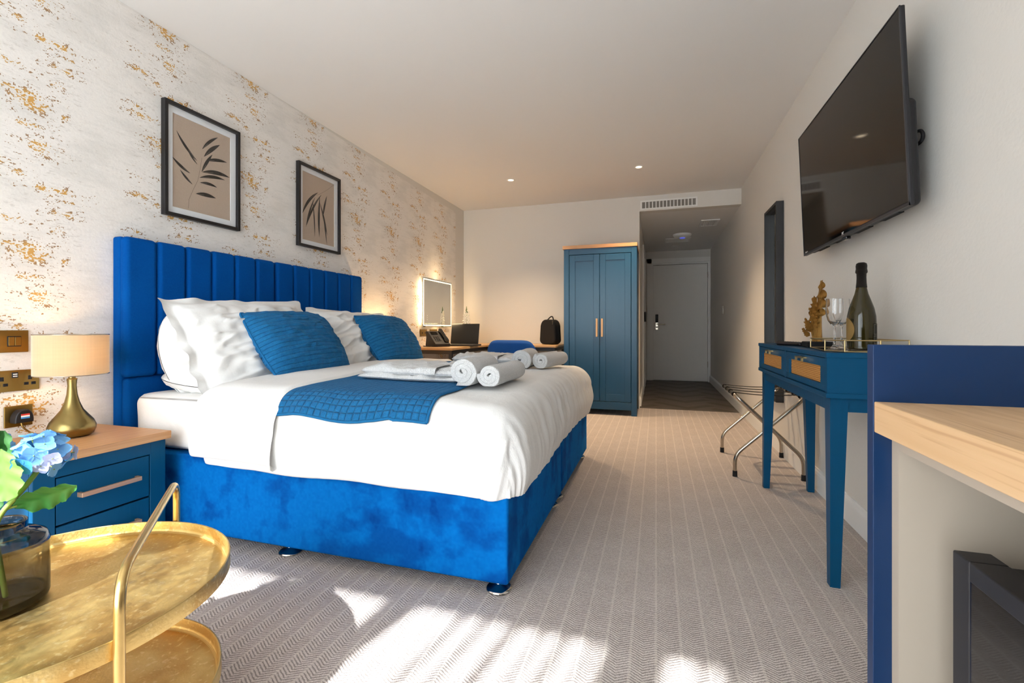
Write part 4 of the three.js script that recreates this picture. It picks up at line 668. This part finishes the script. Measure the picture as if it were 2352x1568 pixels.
// ------------------------------------------------------------ console table
{
  const x0 = 0.578, x1 = 0.872, d0 = 1.905, d1 = 3.05, T0 = 0.842, t = thing('console_table', 'blue console table with two woven drawers against the right wall', 'console table', [(x0 + x1) / 2, 0, (d0 + d1) / 2]); const m = M.paint;
  obj('tabletop', bx(x0, x1, T0 - 0.018, T0, d0, d1, 0.002, 'z'), m, t);
  obj('case', [bx(x0 + 0.004, x1, 0.698, T0 - 0.018, d0 + 0.004, d0 + 0.022), bx(x0 + 0.004, x1, 0.698, T0 - 0.018, d1 - 0.022, d1 - 0.004), bx(x1 - 0.012, x1, 0.698, T0 - 0.018, d0 + 0.02, d1 - 0.02), bx(x0 + 0.006, x0 + 0.03, 0.698, T0 - 0.018, (d0 + d1) / 2 - 0.014, (d0 + d1) / 2 + 0.014), bx(x0, x1, 0.680, 0.698, d0, d1, 0.002, 'z')], m, t);
  obj('apron', [bx(x0 + 0.024, x0 + 0.044, 0.63, 0.68, d0 + 0.055, d1 - 0.055), bx(x1 - 0.044, x1 - 0.024, 0.63, 0.68, d0 + 0.055, d1 - 0.055), bx(x0 + 0.055, x1 - 0.055, 0.63, 0.68, d0 + 0.024, d0 + 0.044), bx(x0 + 0.055, x1 - 0.055, 0.63, 0.68, d1 - 0.044, d1 - 0.024)], m, t);
  for (const sx of [0, 1]) for (const sd of [0, 1]) { // tapered legs, the taper on the inner faces
    const w1 = 0.056, w0 = 0.032, cx = sx ? x1 - 0.018 : x0 + 0.018, cd = sd ? d1 - 0.018 : d0 + 0.018, dx = sx ? -1 : 1, dd = sd ? -1 : 1; const P = (w, y) => [[cx, y, cd], [cx + dx * w, y, cd], [cx + dx * w, y, cd + dd * w], [cx, y, cd + dd * w]];
    const b = P(w0, 0.001), q = P(w1, 0.68), pos = [], quad = (a, b2, c, d) => { for (const k of [a, b2, c, a, c, d]) pos.push(k[0], k[1], -k[2]); }; for (let i = 0; i < 4; i++) { const j = (i + 1) % 4; quad(b[i], b[j], q[j], q[i]); } quad(b[0], b[1], b[2], b[3]); quad(q[0], q[1], q[2], q[3]);
    const g = new THREE.BufferGeometry(); g.setAttribute('position', new THREE.Float32BufferAttribute(pos, 3)); g.computeVertexNormals(); worldUV(g, 'y'); obj('leg', g, M.paint2 || (M.paint2 = (() => { const k = m.clone(); k.side = THREE.DoubleSide; return k; })()), t);
  }
  const mid = (d0 + d1) / 2;
  for (const [a, b] of [[d0 + 0.026, mid - 0.016], [mid + 0.016, d1 - 0.026]]) {
    const y0 = 0.701, y1 = T0 - 0.021, pa = a + 0.055, pb = b - 0.055, py0 = 0.725, py1 = 0.790, xx = x0 + 0.006;
    const dr = obj('drawer', [bx(xx, xx + 0.018, y0, py0, a, b, 0.001), bx(xx, xx + 0.018, py1, y1, a, b, 0.001), bx(xx, xx + 0.018, py0, py1, a, pa, 0.001), bx(xx, xx + 0.018, py0, py1, pb, b, 0.001), bx(xx + 0.012, xx + 0.02, py0, py1, pa, pb)], m, t);
    const st = [], st2 = [], cw = 0.0165, ch = 0.0072, nx = Math.round((pb - pa) / cw), ny = Math.round((py1 - py0) / ch);
    for (let j = 0; j < ny; j++) for (let i = 0; i < nx; i++) { const off = j % 2 ? 0.5 : 0; const dd = pa + (i + 0.5 + off) * (pb - pa) / nx; if (dd > pb - 0.004) continue; const g = new THREE.SphereGeometry(1, 8, 6); g.scale(0.0035, ch * 0.46, cw * 0.52); g.translate(xx + 0.0105, py0 + (j + 0.5) * (py1 - py0) / ny, -dd); st.push(g); }
    for (let i = 0; i <= nx * 2; i++) { const dd = pa + i * (pb - pa) / nx / 2; st2.push(bx(xx + 0.0085, xx + 0.012, py0, py1, dd - 0.0013, dd + 0.0013)); }
    const c = obj('woven_panel', st, M.cane, dr); c.userData.kind = 'stuff'; const c2 = obj('weave_uprights', st2, M.cane2, dr); c2.userData.kind = 'stuff';
    const hc = (a + b) / 2; obj('handle', [bx(xx - 0.020, xx - 0.010, 0.806, 0.812, hc - 0.045, hc + 0.045, 0.001), bx(xx - 0.012, xx + 0.002, 0.806, 0.812, hc - 0.045, hc - 0.037), bx(xx - 0.012, xx + 0.002, 0.806, 0.812, hc + 0.037, hc + 0.045), bx(xx - 0.020, xx - 0.012, 0.794, 0.812, hc - 0.045, hc - 0.037), bx(xx - 0.020, xx - 0.012, 0.794, 0.812, hc + 0.037, hc + 0.045)], M.goldWire, dr);
  }
}
const CT = 0.8425;
{ // gold wire tray with mirrored floor
  const C = [[0.600, 1.99], [0.640, 2.30], [0.800, 2.34], [0.855, 1.98], [0.745, 1.915], [0.640, 1.920]], t = thing('wire_tray', 'low gold wire tray with a mirrored floor on the console table', 'tray', [0.72, CT, 2.1]);
  const sh = new THREE.Shape(C.map(([x, d]) => new THREE.Vector2(x, d))); const g = new THREE.ExtrudeGeometry(sh, { depth: 0.004, bevelEnabled: false }); g.rotateX(-PI / 2); g.translate(0, CT + 0.001, 0); obj('mirror_floor', g, M.mirror, t);
  const wires = []; C.forEach(([x, d], i) => { const [x2, d2] = C[(i + 1) % C.length]; wires.push(tube([V(x, CT + 0.043, d), V(x2, CT + 0.043, d2)], 0.0022, 0, 6), tube([V(x, CT + 0.004, d), V(x2, CT + 0.004, d2)], 0.0022, 0, 6), tube([V(x, CT + 0.003, d), V(x, CT + 0.043, d)], 0.0024, 0, 6)); });
  obj('wire_rail', wires, M.goldWire, t);
}
{ // sparkling wine bottle
  const x = 0.735, d = 2.045, y = CT + 0.0065, t = thing('wine_bottle', 'dark green sparkling wine bottle with a black foil neck', 'bottle', [x, y, d]);
  obj('bottle_glass', lathe([[0.001, y], [0.040, y], [0.0445, y + 0.006], [0.0455, y + 0.10], [0.0445, y + 0.125], [0.039, y + 0.155], [0.030, y + 0.183], [0.0215, y + 0.208], [0.0165, y + 0.232], [0.0145, y + 0.25], [0.0145, y + 0.31], [0.001, y + 0.31]], 64, [x, 0, d]), M.bottle, t);
  obj('foil', lathe([[0.0176, y + 0.232], [0.0158, y + 0.250], [0.0150, y + 0.270], [0.0155, y + 0.284], [0.0190, y + 0.289], [0.0185, y + 0.296], [0.0172, y + 0.302], [0.0180, y + 0.313], [0.0162, y + 0.322], [0.010, y + 0.326], [0.001, y + 0.327]], 40, [x, 0, d]), M.foil, t);
  const arc = (r, a0, a1, fn) => grid(20, 20, (u, v) => { const [a, yy] = fn(u, v); const q = lerp(a0, a1, a); return new THREE.Vector3(x + r * cos(q), y + yy, -d - r * sin(q)); });
  // shield label on the side turned away from the window, and a dark back label with fine print
  obj('shield_label', arc(0.0463, 2.40, 3.9, (u, v) => { const w = v < 0.5 ? sqrt(max(0, 1 - (1 - 2 * v) ** 2)) : pow(max(0, 1 - (2 * v - 1) ** 2), 0.62); return [0.5 + (u - 0.5) * w, 0.03 + 0.09 * v]; }), std({ color: 0x9a7c46, roughness: 0.5, metalness: 0.4, side: THREE.DoubleSide, bumpMap: texGoldB, bumpScale: 0.001 }), t);
  const lab = canvas(256, 256, (c, w, h) => { c.fillStyle = '#17160f'; c.fillRect(0, 0, w, h); c.strokeStyle = '#8a8270'; c.lineWidth = 4; c.strokeRect(10, 10, 236, 106); c.strokeRect(10, 136, 236, 80); c.fillStyle = '#8a8270'; for (let i = 0; i < 4; i++) { c.fillRect(110, 28 + i * 12, 110 - 22 * i, 5); } for (let i = 0; i < 3; i++) c.fillRect(80, 156 + i * 16, 140 - 24 * i, 6); for (let i = 0; i < 2; i++) c.fillRect(14, 226 + i * 13, 220, 4); });
  obj('back_label', arc(0.0463, -1.05, 0.35, (u, v) => [u, 0.012 + 0.085 * v]), std({ map: lab, roughness: 0.6, side: THREE.DoubleSide }), t);
}
for (const [x, d, label] of [[0.667, 2.105, 'clear stemmed wine glass nearer the camera on the wire tray'], [0.705, 2.150, 'clear stemmed wine glass standing nearer the bottle on the wire tray']]) {
  const y = CT + 0.0062, g = lathe([[0.001, y], [0.033, y], [0.034, y + 0.0015], [0.012, y + 0.006], [0.005, y + 0.016], [0.0036, y + 0.05], [0.0040, y + 0.083], [0.010, y + 0.092], [0.022, y + 0.110], [0.0285, y + 0.135], [0.0295, y + 0.155], [0.0270, y + 0.196], [0.0262, y + 0.1965], [0.0255, y + 0.196], [0.0280, y + 0.155], [0.0270, y + 0.135], [0.0205, y + 0.112], [0.009, y + 0.096], [0.001, y + 0.094]], 48, [x, 0, d]);
  const o = obj('wine_glass', g, M.crystal); o.userData = { label, category: 'wine glass', group: 'wine glasses on the tray' };
}
{ // gilded leaf ornament on a black foot
  const x = 0.700, d = 2.42, y = CT, t = thing('leaf_ornament', 'gilded ornament of frilled leaves standing behind the wine glasses', 'ornament', [x, y, d]);
  obj('foot', bx(x - 0.05, x + 0.05, y + 0.0005, y + 0.026, d - 0.05, d + 0.05, 0.004), M.blackMatt, t);
  const stalk = (p, r0, r1) => { const c = new THREE.CatmullRomCurve3(p.map((q) => V(...q))); const g = new THREE.TubeGeometry(c, 24, r0, 10); const ps = g.attributes.position; for (let i = 0; i <= 24; i++) { const ctr = c.getPointAt(i / 24), k = lerp(1, r1 / r0, i / 24); for (let j = 0; j <= 10; j++) { const q = i * 11 + j, v = new THREE.Vector3().fromBufferAttribute(ps, q).sub(ctr).multiplyScalar(k).add(ctr); ps.setXYZ(q, v.x, v.y, v.z); } } g.computeVertexNormals(); return g; };
  obj('stalk', [stalk([[x + 0.004, y + 0.02, d], [x + 0.006, y + 0.09, d + 0.005], [x + 0.012, y + 0.235, d]], 0.017, 0.006), stalk([[x - 0.008, y + 0.02, d], [x - 0.010, y + 0.08, d], [x - 0.004, y + 0.15, d]], 0.014, 0.006), stalk([[x - 0.012, y + 0.05, d], [x - 0.022, y + 0.085, d], [x - 0.036, y + 0.12, d]], 0.010, 0.004)], M.goldSculpt, t);
  const frill = (x0, y0, L, W, leanA, seed, turn = 0) => { const f = (s) => grid(28, 44, (u, v) => { const a = u * 2 - 1, prof = pow(sin(PI * clamp(0.06 + v * 0.92)), 0.7) * (1 - 0.3 * v), ed = abs(a) ** 2; const fr = 0.22 * sin(v * 34 + seed) * ed + 0.12 * n3(v * 9, a * 2, seed); const w = W * prof * (1 + fr); const px = a * w, py = v * L + 0.25 * W * ed * sin(v * 26 + seed), pz = s * 0.003 * (1 - ed) + 0.9 * W * ed * prof + 0.5 * W * sin(v * 26 + seed * 2 + a) * ed; const q = new THREE.Vector3(px, py, pz); q.applyAxisAngle(new THREE.Vector3(0, 1, 0), turn); q.applyAxisAngle(new THREE.Vector3(0, 0, 1), leanA); return new THREE.Vector3(x0 + q.x, y0 + q.y, -d + q.z); }); const A = f(1), B = f(-1); B.index.array.reverse(); B.computeVertexNormals(); return merge([A, B]); };
  M.goldLeaf = M.goldSculpt.clone(); M.goldLeaf.side = THREE.DoubleSide;
  obj('leaf', frill(x - 0.004, y + 0.125, 0.175, 0.024, -0.10, 1.0, 0.5), M.goldLeaf, t); obj('leaf', frill(x - 0.006, y + 0.115, 0.120, 0.020, 0.06, 4.0, -0.2), M.goldLeaf, t); obj('leaf', frill(x - 0.014, y + 0.085, 0.095, 0.020, 0.16, 6.0, 0.2), M.goldLeaf, t); obj('leaf', frill(x - 0.026, y + 0.070, 0.065, 0.016, 0.34, 7.0, -0.3), M.goldLeaf, t); obj('leaf', frill(x - 0.034, y + 0.050, 0.045, 0.012, 0.60, 9.0, -0.3), M.goldLeaf, t);
}
{ const t = thing('remote_control', 'slim black remote control lying on the console table', 'remote', [0.645, CT, 2.56]); const R = (g) => place(g, 0, 0.42, [0.640, CT + 0.0005, 2.60]);
  obj('body', R(new RoundedBoxGeometry(0.045, 0.018, 0.17, 4, 0.0085).translate(0, 0.0095, 0)), M.black, t); obj('buttons', [].concat(...[...Array(7)].map((_, i) => [-1, 0, 1].map((j) => R(new THREE.CylinderGeometry(0.003, 0.003, 0.002, 8).translate(j * 0.011, 0.019, -0.06 + i * 0.019))))), M.charcoal, t); }

// ------------------------------------------------------------ luggage rack
{
  const t = thing('luggage_rack', 'folding chrome luggage rack with black straps behind the console table', 'luggage rack', [0.66, 0, 3.48]); const a = 3.185, b = 3.775, r = 0.0115;
  const U = (xa, xb, da, db) => [V(xa, 0.03, da), V(xa, 0.135, da), V(xb, 0.505, da), V(xb, 0.505, db), V(xa, 0.135, db), V(xa, 0.03, db)];
  obj('tube_frame', tube(U(0.472, 0.855, a, b), r, 0.05, 12, 120), M.nickel, t); obj('tube_frame', tube(U(0.858, 0.478, a + 0.03, b - 0.03), r, 0.05, 12, 120), M.nickel, t);
  for (const [x, d] of [[0.472, a], [0.472, b], [0.858, a + 0.03], [0.858, b - 0.03]]) obj('rubber_foot', cyl(x, 0.001, 0.036, d, 0.0145, 0.0135, 16), M.blackMatt, t);
  for (let i = 0; i < 4; i++) { const d = a + 0.08 + i * 0.145, s = 0.016; const pts = []; for (let k = 0; k <= 20; k++) { const u = k / 20; pts.push([lerp(0.478, 0.855, u), 0.517 - 0.012 * sin(PI * u)]); }
    const g = grid(20, 1, (u, v) => { const x = lerp(0.474, 0.858, u); return V(x, 0.5185 - 0.012 * sin(PI * u), d + (v - 0.5) * 2 * s); }); const g2 = grid(20, 1, (u, v) => { const x = lerp(0.474, 0.858, u); return V(x, 0.5165 - 0.012 * sin(PI * u), d - (v - 0.5) * 2 * s); });
    obj('strap', [g, g2, new THREE.TorusGeometry(0.0132, 0.0018, 6, 20).scale(1, 1, 9).translate(0.478, 0.505, -d), new THREE.TorusGeometry(0.0132, 0.0018, 6, 20).scale(1, 1, 9).translate(0.855, 0.505, -d)], M.blackMatt, t); }
}

// ------------------------------------------------------------ fridge cabinet in the right foreground
{
  const x0 = 0.278, d1 = 0.755, d0 = -0.30, t = thing('fridge_cabinet', 'navy cabinet with an oak worktop and beige open niche at the right', 'cabinet', [0.58, 0, 0.2]);
  obj('end_panel', bx(x0, XR - 0.022, 0.001, 0.9075, d1 - 0.018, d1, 0.0012, 'y'), M.navy, t);
  obj('near_end_panel', bx(x0, XR - 0.022, 0.001, 0.79, d0, d0 + 0.018, 0.0012, 'y'), M.navy, t);
  obj('worktop', bx(x0 + 0.001, XR - 0.022, 0.7905, 0.8315, d0, d1 - 0.0185, 0.0015, 'z'), M.oakLight, t);
  const xi = x0 + 0.021; obj('niche_lining', [bx(xi, XR - 0.03, 0.06, 0.79, d1 - 0.036, d1 - 0.0185), bx(xi, XR - 0.03, 0.06, 0.79, d0 + 0.0185, d0 + 0.036), bx(xi, XR - 0.03, 0.772, 0.79, d0 + 0.036, d1 - 0.036), bx(xi, XR - 0.03, 0.05, 0.068, d0 + 0.036, d1 - 0.036), bx(XR - 0.045, XR - 0.03, 0.068, 0.772, d0 + 0.036, d1 - 0.036)], M.beige, t);
  obj('plinth', bx(xi + 0.03, XR - 0.05, 0.001, 0.05, d0 + 0.02, d1 - 0.02), M.navy, t);
  const f = thing('mini_fridge', 'black glass-fronted mini fridge standing inside the cabinet niche', 'fridge', [0.58, 0.068, 0.44]);
  const fa = 0.205, fb = 0.668, fx = 0.33, H = 0.672; obj('body', bx(fx + 0.042, 0.80, 0.0695, H - 0.012, fa, fb, 0.006), M.black, f);
  const dr = obj('door', [bx(fx, fx + 0.036, 0.075, H, fb - 0.03, fb, 0.002), bx(fx, fx + 0.036, 0.075, H, fa, fa + 0.03, 0.002), bx(fx, fx + 0.036, H - 0.022, H, fa + 0.03, fb - 0.03, 0.002), bx(fx, fx + 0.036, 0.075, 0.11, fa + 0.03, fb - 0.03, 0.002)], M.black, f);
  obj('door_glass', bx(fx + 0.001, fx + 0.008, 0.085, H - 0.008, fa + 0.012, fb - 0.012), M.darkGlass, dr);
  obj('hinge_cover', [bx(fx + 0.05, fx + 0.17, H - 0.013, H + 0.012, fa + 0.06, fa + 0.16, 0.004)], M.black, f); obj('hinge_screw', cyl(fx + 0.09, H - 0.013, H - 0.007, fb - 0.06, 0.010, 0.008, 16), M.nickel, f);
}

// ------------------------------------------------------------ gold two-tier trolley with vase
const TC = [-1.195, 0.620];
{
  const t = thing('serving_trolley', 'round two-tier gold serving trolley with tubular handles in the left foreground', 'trolley', [TC[0], 0, TC[1]]);
  const tray = (r, y, h) => { const g = lathe([[0.001, y], [r - 0.012, y], [r - 0.006, y + 0.004], [r - 0.004, y + 0.010], [r - 0.003, y + h - 0.002], [r - 0.001, y + h], [r + 0.002, y + h - 0.001], [r + 0.002, y - 0.004], [r - 0.004, y - 0.007], [0.001, y - 0.007]], 96, [TC[0], 0, TC[1]]); const p = g.attributes.position, uv = g.attributes.uv; for (let i = 0; i < p.count; i++) { const x = p.getX(i) - TC[0], z = p.getZ(i) + TC[1], a = Math.atan2(z, x), q = hypot(x, z); if (q < r - 0.008) uv.setXY(i, x, z); else uv.setXY(i, a * r, p.getY(i)); } return g; };
  obj('upper_tray', tray(0.322, 0.371, 0.029), M.gold, t); obj('lower_tray', tray(0.304, 0.121, 0.030), M.gold, t);
  const hd = (a0, a1) => { const R = 0.3335, P = (a, y) => V(TC[0] + R * cos(a), y, TC[1] + R * sin(a)); return tube([P(a0, 0.045), P(a0, 0.508), P(a1, 0.508), P(a1, 0.045)], 0.0085, 0.06, 12, 140); };
  const A0 = -0.21, A1 = 1.79; obj('handle_frame', hd(A0, A1), M.goldTube, t); obj('handle_frame', hd(A0 + PI, A1 + PI), M.goldTube, t);
  for (const a of [A0, A1, A0 + PI, A1 + PI]) { const x = TC[0] + 0.3335 * cos(a), d = TC[1] + 0.3335 * sin(a); obj('castor', [new THREE.TorusGeometry(0.016, 0.0065, 10, 24).rotateY(a).translate(x, 0.0235, -d), cyl(x, 0.03, 0.05, d, 0.009, 0.009, 12), new THREE.CylinderGeometry(0.014, 0.014, 0.008, 16).rotateX(PI / 2).rotateY(a).translate(x, 0.0235, -d)], M.blackMatt, t); }
}
const VC = [-1.262, 0.575];
{
  const y = 0.3725, t = thing('glass_vase', 'smoky glass vase with a narrow neck on the gold trolley', 'vase', [VC[0], y, VC[1]]);
  obj('vase_glass', lathe([[0.001, y], [0.070, y], [0.077, y + 0.004], [0.079, y + 0.012], [0.079, y + 0.120], [0.074, y + 0.134], [0.060, y + 0.142], [0.047, y + 0.146], [0.045, y + 0.152], [0.046, y + 0.165], [0.044, y + 0.167], [0.0415, y + 0.165], [0.0405, y + 0.150], [0.043, y + 0.143], [0.058, y + 0.138], [0.071, y + 0.130], [0.0755, y + 0.118], [0.0755, y + 0.022], [0.066, y + 0.012], [0.001, y + 0.009]], 80, [VC[0], 0, VC[1]]), M.smoke, t);
}
{ // blue hydrangeas
  const top = V(-1.232, 0.660, 0.632), r = rng(77);
  const t = thing('hydrangea', 'pale blue hydrangea stem with green leaves standing in the smoky vase', 'flowers', [VC[0], 0.39, VC[1]]);
  const sA = V(-1.25, 0.39, 0.585), sM = V(-1.262, 0.545, 0.572), sB = V(-1.235, 0.60, 0.605);
  obj('stem', [tube([sA, sM, sB, top.clone().add(new THREE.Vector3(0, -0.02, 0))], 0.0048, 0.05, 8, 30), tube([sM.clone().lerp(sB, 0.35), V(-1.248, 0.567, 0.600)], 0.003, 0, 6), tube([V(-1.27, 0.39, 0.56), V(-1.285, 0.54, 0.572), V(-1.345, 0.655, 0.60)], 0.0045, 0.05, 8, 24)], M.stem, t);
  const petal = (s) => grid(5, 5, (u, v) => { const a = u * 2 - 1, w = 0.62 * pow(sin(PI * clamp(v * 0.9 + 0.08)), 0.75); return new THREE.Vector3(a * w * s, v * s * 1.05, (0.22 * v * v + 0.12 * a * a * v - 0.05) * s); });
  const floret = (s) => merge([0, 1, 2, 3].map((k) => { const g = petal(s); g.rotateX(-0.15); g.translate(0, 0.06 * s, 0); g.rotateZ(k * PI / 2 + 0.2); return g; }));
  const head = (c, R, n, sz, seed) => { const q = rng(seed); for (let i = 0; i < n; i++) { const z = 1 - 1.62 * (i + 0.5) / n, a = i * 2.39996, w = sqrt(max(0, 1 - z * z)); const nrm = new THREE.Vector3(w * cos(a), z, w * sin(a)); const g = floret(sz * (0.85 + 0.35 * q())); g.rotateZ(q() * 6); const up = new THREE.Quaternion().setFromUnitVectors(new THREE.Vector3(0, 0, 1), nrm.clone().add(new THREE.Vector3(q() - 0.5, q() - 0.5, q() - 0.5).multiplyScalar(0.9)).normalize()); g.applyQuaternion(up); const p = c.clone().addScaledVector(nrm, R * (0.72 + 0.42 * q())); g.translate(p.x, p.y, p.z); obj('floret', g, [M.petalA, M.petalA, M.petalB, M.petalB, M.petalC][floor(q() * 5)], t); obj('floret_stalk', tube([c.clone(), p], 0.0011, 0, 5, 2), M.stem, t); } };
  head(top, 0.048, 36, 0.0165, 3); head(V(-1.372, 0.660, 0.600), 0.045, 36, 0.0165, 9);
  const leafGeo = (L, W, curl, fold, seed) => grid(14, 26, (u, v) => { const a = u * 2 - 1, ser = 1 + 0.035 * sin(v * 80) * abs(a), w = W * pow(sin(PI * clamp(v * 0.97 + 0.015)), 0.62) * (1 - 0.25 * v) * ser; return new THREE.Vector3(a * w, v * L, fold * abs(a) * w + curl * v * v * L + 0.004 * sin(v * 24 + abs(a) * 3) * abs(a)); });
  const leaf = (at, dir, L, W, roll, m, curl = 0.1, fold = 0.25) => { const g = leafGeo(L, W, curl, fold, 1); g.rotateY(roll); g.applyQuaternion(new THREE.Quaternion().setFromUnitVectors(new THREE.Vector3(0, 1, 0), dir.clone().normalize())); g.translate(at.x, at.y, at.z); obj('leaf', g, m, t); };
  leaf(V(-1.250, 0.566, 0.598), V(0.58, 0.20, 0.42), 0.105, 0.034, 1.2, M.leaf, -0.05, 0.2);
  leaf(V(-1.238, 0.585, 0.580), V(-0.05, 1, 0.0), 0.105, 0.052, 0.35, M.leafLight, 0.05, 0.25);
  leaf(V(-1.265, 0.560, 0.575), V(-0.35, 0.75, -0.05), 0.09, 0.042, 0.5, M.leafDark, 0.05, 0.2);
  leaf(V(-1.285, 0.60, 0.58), V(-0.15, 0.8, 0.25), 0.12, 0.045, 0.2, M.leafDark, 0.05, 0.2);
  leaf(V(-1.29, 0.63, 0.585), V(-0.3, 0.9, 0.1), 0.12, 0.04, -0.4, M.leaf, 0.05, 0.2);
}
scene.traverse((o) => { if (o.isMesh) { o.castShadow = true; o.receiveShadow = true; } });
renderer.render(scene, camera);
